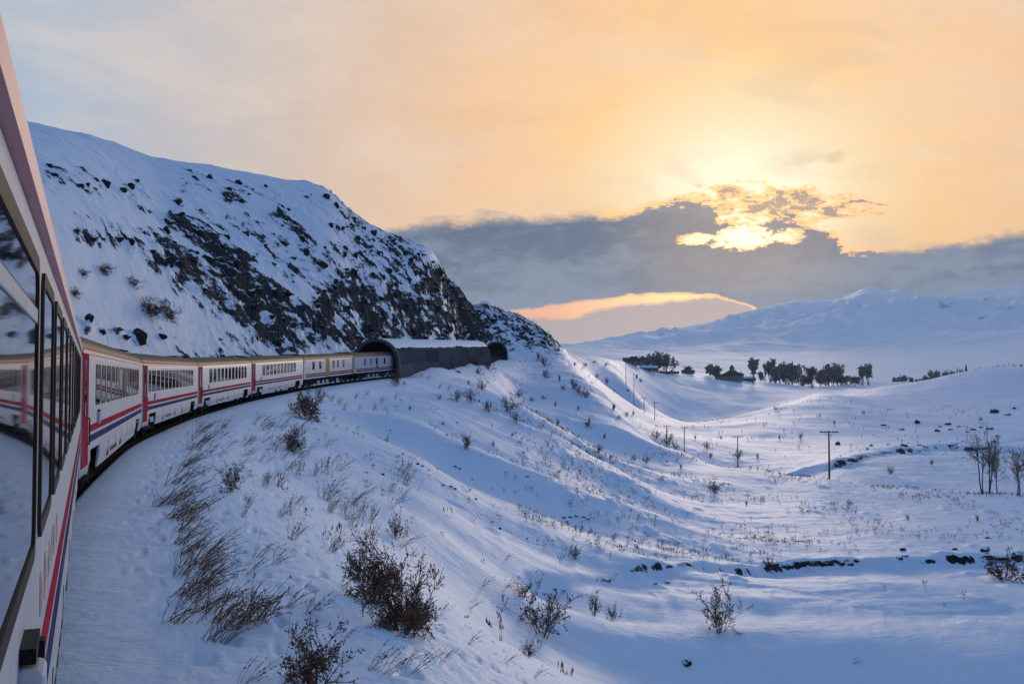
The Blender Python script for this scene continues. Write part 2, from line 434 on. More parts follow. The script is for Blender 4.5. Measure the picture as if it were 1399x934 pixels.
STROKES = [
    ([(70, 238), (130, 250), (200, 264), (250, 286)], 15, .46), ([(110, 300), (190, 318), (262, 345)], 13, .44), ([(330, 298), (380, 340), (430, 388)], 20, .52), ([(250, 250), (310, 262), (380, 275)], 14, .36),  # rock bands and crags of the hill: pixel polyline, half width (px), strength
    ([(62, 250), (110, 256), (150, 262), (185, 276), (212, 296)], 9, .42),
    ([(110, 323), (160, 331), (200, 343), (245, 362)], 10, .62),
    ([(240, 300), (275, 322), (318, 345), (345, 372)], 15, .72),
    ([(225, 352), (270, 375), (310, 400), (350, 435), (400, 462)], 24, .86),
    ([(296, 348), (335, 385), (385, 425), (440, 447), (480, 462)], 20, .95),
    ([(312, 268), (332, 272)], 13, .62), ([(382, 292), (400, 312), (424, 335)], 14, .62),
    ([(360, 350), (400, 356), (440, 362)], 18, .50), ([(340, 330), (420, 345)], 26, .36),
    ([(455, 345), (480, 352), (505, 362)], 14, .60), ([(480, 310), (520, 350), (560, 385)], 24, .58),
    ([(470, 300), (500, 335)], 18, .42), ([(540, 335), (585, 375), (615, 405)], 18, .66),
    ([(420, 268), (470, 300)], 12, .36), ([(360, 255), (420, 275)], 14, .30),
    ([(478, 400), (500, 420), (520, 448)], 27, 1.05), ([(545, 405), (560, 425), (575, 452)], 20, .98),
    ([(440, 420), (470, 440)], 18, .92), ([(600, 380), (622, 410), (632, 452)], 17, 1.10),
    ([(630, 395), (646, 440), (650, 462)], 13, 1.25), ([(575, 400), (590, 440)], 14, .80), ([(588, 375), (598, 415), (606, 458)], 13, .98),
    ([(510, 375), (540, 395), (580, 440)], 16, .60), ([(415, 455), (480, 470)], 12, .80),
    ([(655, 425), (675, 450), (690, 470)], 13, .72), ([(680, 430), (705, 450), (722, 470)], 13, .74),
    ([(705, 432), (735, 452), (756, 474)], 12, .82), ([(660, 445), (668, 462)], 8, .8),
    ([(738, 492), (744, 505)], 6, .9), ([(120, 455), (160, 462), (200, 470)], 5, .72),
]
def rock_density(px, py):
    D = np.zeros(px.shape)
    for P, w, s in STROKES:
        P = np.array(P, float); best = np.full(px.shape, 1e9)
        for i in range(len(P) - 1):
            a, d = P[i], P[i + 1] - P[i]; L2 = (d ** 2).sum()
            t = np.clip(((px - a[0]) * d[0] + (py - a[1]) * d[1]) / L2, 0, 1)
            best = np.minimum(best, np.hypot(px - a[0] - t * d[0], py - a[1] - t * d[1]))
        D = np.maximum(D, s * np.exp(-.5 * (best / w) ** 2))
    return D

def height(X, Y, want_rock=False):
    sh = np.shape(X); X = np.asarray(X, float).ravel(); Y = np.asarray(Y, float).ravel()
    z, q, s, zt = smooth_height(X, Y)
    r = np.hypot(X, Y)
    aq = np.where((r < 430) & (Y < 340), np.abs(q), 60)
    bench = sst(aq, 2.2, 7)
    near = 1 - sst(r, 300, 480)
    right = (q > 0) & (r < 520)
    # gullies and ribs running down the embankment
    g = fbm((s + .3 * q + 5 * fbm(s / 40, q / 25, 2)) / 21.0, q / 60.0, 2) * 1.6 + .14 * fbm((s + .3 * q) / 6.5, q / 22.0 + 7, 2)
    A = sst(q, 5, 16) * (1 - sst(q, 34, 62)) * near
    z = z + np.where(right, 1.5 * A * g, 0)
    # a broad hollow in the slope and drift ribs along it
    z = z + np.where(right, sst(q, 3, 9) * near * (.10 * fbm(s / 3.4, q / 6.0, 3) + .05 * fbm(s / .8, q / 1.3, 2)), 0)
    # wind-worked snow on the flats
    fl = bench * near
    z = z + fl * (.55 * fbm(X / 21 + 3, Y / 30, 3) * sst(r, 30, 60) + .14 * fbm(X / 4.2, Y / 6.0 + 9, 3) + sst(r, 45, 70) * .28 * sst(fbm(X / 2.6 + 4, Y / 5.5, 3), .12, .55) * sst(fbm(X / 22, Y / 30 + 2, 2), -.2, .3))
    z = z + np.where(right & (r < 60), sst(q, 1.6, 3) * (1 - sst(q, 6, 12)) * (.045 * fbm(s / .55, q / .30, 3) - .10 * sst(fbm(s / .8 + 5, q / .4, 2), .28, .6)), 0)
    mid = sst(r, 170, 330) * (1 - sst(r, 1300, 2000))
    z = z + mid * np.where(q > 0, 1, .5) * (2.1 * fbm(X / 75, Y / 95, 3) * sst(r, 260, 500) + .55 * fbm(X / 17 + 5, Y / 26, 3))
    mt = sst(r, 3200, 6200) * (.15 + .85 * sst(z, 120, 520))
    z = z + mt * (360 * (ridged(X / 1300 + 2.2, Y / 2300, 5) - .55) * (1 - .82 * sst(r, 8000, 9000)) + 90 * (ridged(X / 430, Y / 900 + 3, 3) - .5) * (1 - .75 * sst(r, 8400, 9000)))
    z = z + sst(r, 1400, 2400) * (1 - mt) * 10 * fbm(X / 420, Y / 600, 3)
    # rock on the hill
    px, py = to_px(X, np.maximum(Y, 1), z)
    hill = ((q < -4.5) | (Y > 338)) & (Y > 8) & (r < 470) & (px > -200) & (px < 790)
    rock = np.zeros(X.shape)
    i = np.where(hill)[0]
    if len(i):
        xs, zs, ss_ = X[i], z[i], s[i]
        D = rock_density(px[i], py[i])
        bed = zs + .34 * ss_
        n = .62 * fbm(ss_ / 7.5, bed / 3.0, 4) + .62 * fbm(ss_ / 2.6 + 9, bed / 1.25, 3)
        scat = .44 * sst(fbm(ss_ / 30, bed / 16, 2), -.25, .35) * sst(px[i], 60, 330)
        m = np.maximum(D, scat * (py[i] < 500)) + n * (.62 + .1 * D)
        m = m * sst(-q[i] + 99 * (Y[i] > 338), 4.5, 8)
        rock[i] = m
        rr = sst(m, .36, .62)
        cr = ridged(ss_ / 5.5, bed / 2.6, 4)
        st = bed / 2.1; led = (np.floor(st) + sst(st - np.floor(st), .55, 1.0) - st) * 2.1
        z[i] = z[i] + rr * (1.5 * (cr - .45) + .55 * led + .55) * (.55 + .6 * sst(D, .3, 1.0)) + sst(D, .35, .95) * (1.1 * fbm(ss_ / 11, bed / 7, 3) - .2) \
            + .50 * fbm(ss_ / 6, zs / 4.0, 4) + .12 * fbm(ss_ / 1.5, zs / 1.2, 2)
    # stream banks: a step up beyond the line, bare earth on its face
    j = np.where((r > 30) & (r < 130) & (X > -6))[0]
    earth = np.zeros(X.shape)
    for P, jj, hgt, wd in ((BANK_A, j, .45, .34), (BANK_B, np.where((r > 200) & (r < 460) & (X > 55))[0], 1.3, 1.5)):
        if not len(jj): continue
        d, al, tot = poly_sd(X[jj], Y[jj], P)
        d = d + .9 * wd * fbm(al / (6 * wd), d * 0 + 3.3, 3) * 2
        en = sst(al, 0, .06 * tot) * (1 - sst(al, .97 * tot, tot))
        hv = (.55 + .9 * sst(fbm(al / (16 * wd), al * 0 + 1.7, 3), -.35, .4)) * hgt
        z[jj] += en * hv * np.tanh(d / wd) * np.exp(-np.abs(d) / (18 * wd))
        br = sst(fbm(al / (13 * wd) + 4, d * 0 + 8.1, 3), -.24, .06)
        en2 = sst(al, .05 * tot, .5 * tot) if P is BANK_A else 1.0
        earth[jj] = np.maximum(earth[jj], en * br * (.45 + .55 * en2) * np.exp(-((d - .1 * wd) / (.75 * wd)) ** 2))
    rock = np.maximum(rock, earth * .95)
    # scattered bare tussocks on the middle ground
    k = np.where((r > 260) & (r < 1250) & (q > 25))[0]
    if len(k):
        t = fbm(X[k] / 7, Y[k] / 16, 3) * .9 + .42 * fbm(X[k] / 60, Y[k] / 80 + 5, 2)
        rock[k] = np.maximum(rock[k], .40 * sst(t, .40, .62))
    if want_rock: return z.reshape(sh), rock.reshape(sh), q.reshape(sh)
    return z.reshape(sh)

_DS = np.exp(np.linspace(math.log(3.0), math.log(1600), 900))
def ground(px, py, dmin=4.0):
    """where the line of sight through a pixel meets the ground"""
    v = ray(px, py); t = _DS[_DS > dmin] / v[1]
    X = v[0] * t; Y = v[1] * t; Z = v[2] * t + CAMZ
    g = height(X, Y); i = int(np.argmax(Z < g))
    if i == 0: return None
    a = (Z[i - 1] - g[i - 1]); b_ = (g[i] - Z[i]); f = a / (a + b_ + 1e-9)
    x = X[i - 1] + (X[i] - X[i - 1]) * f; y = Y[i - 1] + (Y[i] - Y[i - 1]) * f
    return (float(x), float(y), float(height(np.array([x]), np.array([y]))[0]))
def gz(x, y): return float(height(np.array([float(x)]), np.array([float(y)]))[0])
# ============================================================ helpers
def new_obj(name, mesh, parent=None, **props):
    o = bpy.data.objects.new(name, mesh); COL.objects.link(o)
    if parent is not None: o.parent = parent
    for k, v in props.items(): o[k] = v
    return o
def mesh_np(name, V, Fq, mat, smooth=True):
    """fast mesh from numpy vertices and quads/triangles"""
    me = bpy.data.meshes.new(name); V = np.asarray(V, np.float32); Fq = np.asarray(Fq, np.int32); k = Fq.shape[1]
    me.vertices.add(len(V)); me.vertices.foreach_set('co', V.ravel())
    me.loops.add(Fq.size); me.loops.foreach_set('vertex_index', Fq.ravel())
    me.polygons.add(len(Fq)); me.polygons.foreach_set('loop_start', np.arange(0, Fq.size, k, dtype=np.int32))
    me.polygons.foreach_set('loop_total', np.full(len(Fq), k, np.int32))
    me.polygons.foreach_set('use_smooth', np.full(len(Fq), smooth))
    me.update(calc_edges=True); 
    if mat: me.materials.append(mat)
    return me
def new_mat(name):
    m = bpy.data.materials.new(name); m.use_nodes = True; t = m.node_tree; t.nodes.clear()
    b = NB(t); p = b.node('ShaderNodeBsdfPrincipled'); o = b.node('ShaderNodeOutputMaterial'); t.links.new(p.outputs[0], o.inputs[0])
    return m, b, p
def paint(name, col, rough=.5, metal=0, var=.12, scale=3.0, dirt=None, spec=.06, bump=0, coat=0, streak=0):
    """coloured surface with fine uneven tone and wear"""
    m, b, p = new_mat(name)
    tc = b.node('ShaderNodeTexCoord').outputs['Object']
    n = b.noise(tc, scale, 6, .6); n2 = b.noise(tc, scale * 9, 4, .6)
    c = b.mix(b.ss(n, .3, .7), tuple(x * (1 - var) for x in col), tuple(min(1, x * (1 + var)) for x in col))
    if dirt: c = b.mix(b.mul(b.ss(b.add(n, b.mul(n2, .4)), .62, .85), dirt[1]), c, dirt[0])
    if streak:
        mp = b.node('ShaderNodeMapping'); mp.inputs['Scale'].default_value = (5.0, 5.0, .45); b.t.links.new(tc, mp.inputs[0])
        sn = b.noise(mp.outputs[0], 1.0, 6, .65); c = b.mix(b.mul(b.ss(sn, .50, .72), streak), c, (.26, .245, .225))
    b.put(p.inputs['Base Color'], c)
    b.put(p.inputs['Roughness'], b.add(rough - .08, b.mul(n2, .16))); p.inputs['Metallic'].default_value = metal
    p.inputs['Specular IOR Level'].default_value = spec
    if coat: p.inputs['Coat Weight'].default_value = coat; p.inputs['Coat Roughness'].default_value = .15
    if bump:
        bn = b.node('ShaderNodeBump'); bn.inputs['Strength'].default_value = bump; bn.inputs['Distance'].default_value = .02
        b.put(bn.inputs['Height'], n2); b.t.links.new(bn.outputs[0], p.inputs['Normal'])
    return m
def snow_nodes(b, pos, fine=True):
    n = b.noise(pos, .35, 5, .6); c = b.mix(n, (.65, .765, .89), (.74, .82, .90))
    return c
def ground_material():
    m, b, p = new_mat('snow_and_rock')
    geo = b.node('ShaderNodeNewGeometry'); pos = geo.outputs['Position']
    sx = b.node('ShaderNodeSeparateXYZ'); b.t.links.new(pos, sx.inputs[0])
    at_ = b.node('ShaderNodeAttribute'); at_.attribute_name = 'rock'; rk = at_.outputs['Fac']
    nf = b.noise(pos, 1.3, 6, .65); nc = b.noise(pos, .42, 5, .6)
    f = b.add(rk, b.add(b.mul(b.sub(nf, .5), .75), b.mul(b.sub(nc, .5), .35)))
    mask = b.ss(f, .46, .53)
    mask = b.mul(mask, b.ss(rk, .12, .30))
    # rock: dark brown basalt and bare earth
    rn = b.noise(pos, .8, 8, .65)
    rc = b.ramp(rn, [(.25, (.010, .012, .015)), (.5, (.026, .029, .034)), (.75, (.064, .068, .074))])
    # snow caught on ledges
    v = b.node('ShaderNodeSeparateXYZ'); b.t.links.new(geo.outputs['Normal'], v.inputs[0])
    bs = b.node('ShaderNodeMapping'); bs.inputs['Rotation'].default_value = (0, math.radians(28), 0); bs.inputs['Scale'].default_value = (.17, .17, .46); b.t.links.new(pos, bs.inputs[0])
    spk = b.ss(b.add(b.noise(bs.outputs[0], 1.0, 7, .66), b.mul(b.sub(rk, .7), -.24)), .495, .545)
    mask = b.mul(mask, b.sub(1, spk))
    dust = b.ss(b.noise(pos, 5.5, 5, .7), .52, .66)
    mask = b.mul(mask, b.sub(1, b.mul(dust, .22)))
    led = b.ss(b.add(v.outputs[2], b.mul(b.sub(nf, .5), .5)), .86, .93)
    sc = snow_nodes(b, pos)
    # thin brown grass showing through wind-swept snow
    gn = b.noise(pos, 2.2, 8, .7); gl = b.noise(pos, .05, 3, .5)
    thin = b.mul(b.mul(b.ss(gn, .60, .74), b.ss(gl, .46, .62)), .38)
    thin = b.mul(thin, b.ss(sx.outputs[1], 45, 75))
    sc = b.mix(thin, sc, (.30, .26, .23))
    c = b.mix(b.mul(mask, b.sub(1, b.mul(led, .9))), sc, rc)
    b.put(p.inputs['Base Color'], c)
    b.put(p.inputs['Roughness'], b.add(.55, b.mul(mask, .3))); p.inputs['Specular IOR Level'].default_value = .03
    # wind crust, sastrugi and rock grain
    st = b.node('ShaderNodeMapping'); st.inputs['Rotation'].default_value = (0, 0, math.radians(35)); st.inputs['Scale'].default_value = (.8, 1.3, 1.0)
    b.t.links.new(pos, st.inputs[0])
    w1 = b.noise(st.outputs[0], 1.1, 6, .62, .4); w2 = b.noise(pos, 3.4, 5, .6, .3)
    hgt = b.add(b.mul(w1, .13), b.mul(w2, .05))
    hgt = b.add(hgt, b.mul(mask, b.mul(b.noise(pos, 2.4, 7, .7), .9)))
    bn = b.node('ShaderNodeBump'); bn.inputs['Strength'].default_value = .65; bn.inputs['Distance'].default_value = 1.0
    b.put(bn.inputs['Height'], hgt); b.t.links.new(bn.outputs[0], p.inputs['Normal'])
    return m
def mountain_material():
    m, b, p = new_mat('mountain_snow')
    geo = b.node('ShaderNodeNewGeometry'); pos = geo.outputs['Position']
    v = b.node('ShaderNodeSeparateXYZ'); b.t.links.new(geo.outputs['Normal'], v.inputs[0])
    n = b.noise(pos, .0028, 8, .62)
    r = b.mul(b.ss(n, .60, .68), b.ss(v.outputs[2], .97, .90))
    c = b.mix(b.mul(r, .75), (.84, .87, .90), (.16, .16, .17))
    b.put(p.inputs['Base Color'], c); p.inputs['Roughness'].default_value = .7; p.inputs['Specular IOR Level'].default_value = .2
    return m
MAT_GROUND = ground_material(); MAT_MTN = mountain_material()

# ============================================================ the ground sheets
def build_ground():
    azv = np.concatenate([np.linspace(-28.2, 28.2, 800), np.linspace(28.2, 60, 60)[1:], np.linspace(60, 180, 40)[1:], np.linspace(-180, -60, 40)[1:-1], np.linspace(-60, -28.2, 60)[:-1]])
    azv = np.radians(np.sort(azv)); na = len(azv)
    rr = np.concatenate([[.6, 1.2, 2.0], np.exp(np.linspace(math.log(2.8), math.log(60), 250)), np.exp(np.linspace(math.log(60), math.log(430), 520))[1:],
                         np.exp(np.linspace(math.log(430), math.log(1350), 210))[1:], np.exp(np.linspace(math.log(1350), math.log(12600), 230))[1:]])
    nr = len(rr)
    X = np.sin(azv)[:, None] * rr[None]; Y = np.cos(azv)[:, None] * rr[None]
    z = np.empty_like(X); rk = np.empty_like(X); q = np.empty_like(X)
    for i in range(0, na, 100):
        z[i:i + 100], rk[i:i + 100], q[i:i + 100] = height(X[i:i + 100], Y[i:i + 100], True)
    V = np.stack([X, Y, z], 2).reshape(-1, 3)
    idx = np.arange(na * nr).reshape(na, nr); nx = np.roll(idx, -1, 0)
    Q = np.stack([idx[:, :-1], idx[:, 1:], nx[:, 1:], nx[:, :-1]], 2)     # counter-clockwise from above
    Q = Q[:, :, ::-1]
    fr = np.broadcast_to(.5 * (rr[1:] + rr[:-1]), (na, nr - 1))
    fq = .5 * (q[:, 1:] + q[:, :-1]); fY = .5 * (Y[:, 1:] + Y[:, :-1])
    hillm = (((fq < -3.6) & (fY < 338)) | ((fY >= 338) & (.5 * (X[:, 1:] + X[:, :-1]) < 22 + 0 * fY))) & (fr < 520) & (fY > -40)
    far = fr > 1400
    res = {}
    for name, msk, mat in (('snow_ground', ~hillm & ~far, MAT_GROUND), ('rocky_hill', hillm & ~far, MAT_GROUND), ('mountain_range', far, MAT_MTN)):
        f = Q[msk]; used = np.unique(f); remap = np.full(len(V), -1, np.int64); remap[used] = np.arange(len(used))
        me = mesh_np(name, V[used], remap[f], mat)
        a = me.attributes.new('rock', 'FLOAT', 'POINT'); a.data.foreach_set('value', rk.reshape(-1)[used].astype(np.float32))
        res[name] = new_obj(name, me, kind='structure')
    return res
GROUND = build_ground()

# ============================================================ haze in the valley air
def build_haze():
    m = bpy.data.materials.new('valley_haze'); m.use_nodes = True; t = m.node_tree; t.nodes.clear()
    v = t.nodes.new('ShaderNodeVolumePrincipled'); o = t.nodes.new('ShaderNodeOutputMaterial'); t.links.new(v.outputs[0], o.inputs['Volume'])
    v.inputs['Color'].default_value = (.70, .88, 1.0, 1); v.inputs['Density'].default_value = 4.0e-5; v.inputs['Anisotropy'].default_value = .3
    bm = bmesh.new(); bmesh.ops.create_cube(bm, size=1)
    zs = [c[2] for o_ in GROUND.values() for c in o_.bound_box]; lo, hi = min(zs) - 1.5, max(zs) + 6
    bmesh.ops.scale(bm, vec=(26000, 26000, hi - lo), verts=bm.verts); bmesh.ops.translate(bm, vec=(0, 0, (hi + lo) / 2), verts=bm.verts); print('haze', lo, hi)
    me = bpy.data.meshes.new('haze'); bm.to_mesh(me); bm.free(); me.materials.append(m)
    new_obj('haze', me, kind='stuff')
build_haze()
# ============================================================ mesh builder
class MB:
    def __init__(s): s.v = []; s.f = []
    def add(s, V, Fc):
        n = len(s.v); s.v.extend(tuple(map(float, p)) for p in V); s.f.extend(tuple(n + i for i in f) for f in Fc)
    def box(s, x0, x1, y0, y1, z0, z1):
        s.add([(x0, y0, z0), (x1, y0, z0), (x1, y1, z0), (x0, y1, z0), (x0, y0, z1), (x1, y0, z1), (x1, y1, z1), (x0, y1, z1)],
              [(0, 3, 2, 1), (4, 5, 6, 7), (0, 1, 5, 4), (1, 2, 6, 5), (2, 3, 7, 6), (3, 0, 4, 7)])
    def prism(s, prof, x0, x1):
        """closed (y, z) outline extruded along x"""
        n = len(prof); V = [(x0, y, z) for y, z in prof] + [(x1, y, z) for y, z in prof]
        s.add(V, [(i, (i + 1) % n, n + (i + 1) % n, n + i) for i in range(n)] + [tuple(range(n))[::-1], tuple(range(n, 2 * n))])
    def sheet(s, rows, close=False):
        """grid of points"""
        n = len(rows[0]); V = [p for r in rows for p in r]; Fc = []
        for i in range(len(rows) - 1):
            for j in range(n if close else n - 1):
                k = (j + 1) % n; Fc.append((i * n + j, i * n + k, (i + 1) * n + k, (i + 1) * n + j))
        s.add(V, Fc)
    def tube(s, pts, rad, n=6, cap=True):
        pts = [Vector(p) for p in pts]; rows = []
        if not hasattr(rad, '__len__'): rad = [rad] * len(pts)
        for i, p in enumerate(pts):
            t = (pts[min(i + 1, len(pts) - 1)] - pts[max(i - 1, 0)]).normalized()
            a = t.orthogonal().normalized() if abs(t.z) > .9 else t.cross(Vector((0, 0, 1))).normalized(); b_ = t.cross(a)
            rows.append([p + (a * math.cos(k * 2 * math.pi / n) + b_ * math.sin(k * 2 * math.pi / n)) * rad[i] for k in range(n)])
        base = len(s.v); s.sheet(rows, True)
        if cap:
            s.f.append(tuple(base + k for k in range(n))[::-1]); s.f.append(tuple(base + (len(rows) - 1) * n + k for k in range(n)))
    def cyl_y(s, x, z, y0, y1, r, n=20):
        V = [(x + r * math.cos(a), y, z + r * math.sin(a)) for y in (y0, y1) for a in [k * 2 * math.pi / n for k in range(n)]]
        s.add(V, [(i, (i + 1) % n, n + (i + 1) % n, n + i) for i in range(n)] + [tuple(range(n))[::-1], tuple(range(n, 2 * n))])
    def mesh(s, name, mat, smooth=False, bevel=0):
        me = bpy.data.meshes.new(name); me.from_pydata(s.v, [], s.f); me.update()
        bm = bmesh.new(); bm.from_mesh(me); bmesh.ops.recalc_face_normals(bm, faces=bm.faces)
        if bevel: bmesh.ops.bevel(bm, geom=list(bm.edges), offset=bevel, segments=2, affect='EDGES', profile=.5)
        bm.to_mesh(me); bm.free()
        if smooth:
            me.polygons.foreach_set('use_smooth', [True] * len(me.polygons))
            try: me.set_sharp_from_angle(angle=math.radians(38))
            except Exception: pass
        if mat: me.materials.append(mat)
        return me
    def build(s, name, mat, parent=None, smooth=False, bevel=0, **props):
        return new_obj(name, s.mesh(name, mat, smooth, bevel), parent, **props)
def empty(name, loc=(0, 0, 0), rot=(0, 0, 0), **props):
    o = new_obj(name, None, None, **props); o.location = loc; o.rotation_euler = rot; o.empty_display_size = .2
    return o

# ============================================================ train materials
M_WHITE = paint('coach_white', (.53, .545, .565), .40, var=.07, scale=.8, dirt=((.34, .32, .29), .4), spec=.05, streak=.35)
M_RED = paint('coach_red', (.42, .045, .065), .6, var=.12, scale=1.2, dirt=((.26, .07, .08), .3), spec=0)
M_GUT = paint('gutter_red_glare', (.58, .24, .25), .4, var=.1, scale=1.2, dirt=((.4, .2, .2), .4), spec=.5)  # coach red lightened to pink, with the sky's glare put into the colour
M_BLUE = paint('coach_blue', (.065, .075, .18), .5, var=.12, scale=1.2, dirt=((.12, .12, .16), .4), spec=0)
M_BLACK = paint('rubber_black', (.018, .017, .017), .5, var=.2, scale=4)
M_FRAME = paint('window_frame_bronze', (.060, .043, .033), .5, spec=.02, metal=0, var=.15, scale=5)
M_UNDER = paint('underframe', (.028, .025, .023), .8, var=.3, scale=4, dirt=((.20, .20, .21), .15), spec=0)
M_STEEL = paint('rusty_rail', (.030, .022, .018), .9, spec=0, metal=0, var=.15, scale=6)
M_BROWN = paint('door_brown', (.20, .07, .04), .45, var=.12, scale=3)
M_GREY = paint('light_grey_panel', (.45, .46, .47), .4, var=.08, scale=2)
def roof_material():
    m, b, p = new_mat('coach_roof')
    tc = b.node('ShaderNodeTexCoord').outputs['Object']
    n = b.noise(tc, .7, 6, .6); n2 = b.noise(tc, 5, 5, .6)
    c = b.mix(b.ss(n, .3, .7), (.075, .055, .042), (.125, .094, .072)); c = b.mix(b.mul(b.ss(n2, .55, .75), .4), c, (.14, .12, .11))
    p.inputs['Specular IOR Level'].default_value = .08
    b.put(p.inputs['Base Color'], c); p.inputs['Metallic'].default_value = .12; b.put(p.inputs['Roughness'], b.add(.48, b.mul(n2, .18)))
    return m
M_ROOF = roof_material()
def glass_material():
    m, b, p = new_mat('window_glass')
    tc = b.node('ShaderNodeTexCoord').outputs['Object']; n = b.noise(tc, 1.3, 3, .5)
    b.put(p.inputs['Base Color'], b.mix(n, (.010, .012, .013), (.022, .024, .024)))
    p.inputs['Roughness'].default_value = .03; p.inputs['Specular IOR Level'].default_value = .62
    return m
M_GLASS = glass_material()

# ============================================================ coaches
L = 24.15          # body length; couplings fill the rest of the pitch
def roundrect(x0, x1, z0, z1, r, n=4):
    P = []
    for cx, cz, a in ((x1 - r, z0 + r, -90), (x1 - r, z1 - r, 0), (x0 + r, z1 - r, 90), (x0 + r, z0 + r, 180)):
        for i in range(n + 1):
            t = math.radians(a + 90 * i / n); P.append((cx + r * math.cos(t), cz + r * math.sin(t)))
    return P
YS = -HALFW        # the right-hand side wall, local y
def frame_mesh(w, h, t=.055, d=.012, r=.10):
    o = roundrect(0, w, 0, h, r); i = roundrect(t, w - t, t, h - t, max(r - t * .6, .03)); n = len(o); mb = MB()
    rows = [[(x, .004, z) for x, z in o], [(x, -d, z) for x, z in o], [(x, -d, z) for x, z in i], [(x, .004, z) for x, z in i]]
    mb.sheet(rows, True); return mb
def pane_mesh(w, h, t=.05, r=.08):
    P = roundrect(t, w - t, t, h - t, r - .03); mb = MB(); n = len(P)
    mb.add([(x, -.006, z) for x, z in P] + [(x, .003, z) for x, z in P], [tuple(range(n)), tuple(range(n, 2 * n))[::-1]] + [(i, (i + 1) % n, n + (i + 1) % n, n + i) for i in range(n)])
    return mb
_cache = {}
def window(parent, x, z, w, h, bar=False):
    k = (w, h)
    if k not in _cache: _cache[k] = (frame_mesh(w, h).mesh('window_frame', M_FRAME, True), pane_mesh(w, h).mesh('pane', M_GLASS))
    f = new_obj('window', _cache[k][0], parent); f.location = (x, YS - .001, z)
    new_obj('pane', _cache[k][1], f)
    if bar:
        if 'bar' not in _cache:
            mb = MB(); mb.box(.05, w - .05, -.009, -.004, h * .78, h * .78 + .05); _cache['bar'] = mb.mesh('transom', M_GREY, bevel=.006)
        new_obj('transom', _cache['bar'], f)
    return f
def wheelset(parent, name='bogie'):
    mb = MB()
    mb.box(-1.45, 1.45, -1.18, -1.02, .42, .62); mb.box(-1.45, 1.45, 1.02, 1.18, .42, .62); mb.box(-.22, .22, -1.18, 1.18, .40, .72)
    for sx in (-1, 1):
        mb.box(sx * 1.22 - .13, sx * 1.22 + .13, -1.22, -1.0, .34, .58); mb.box(sx * .45 - .12, sx * .45 + .12, -1.20, -.98, .62, .95)
    return mb
PROF_SIDE = [(-HALFW, 1.18), (-HALFW, 3.28), (-HALFW + .012, 3.40), (-HALFW + .045, 3.50)]
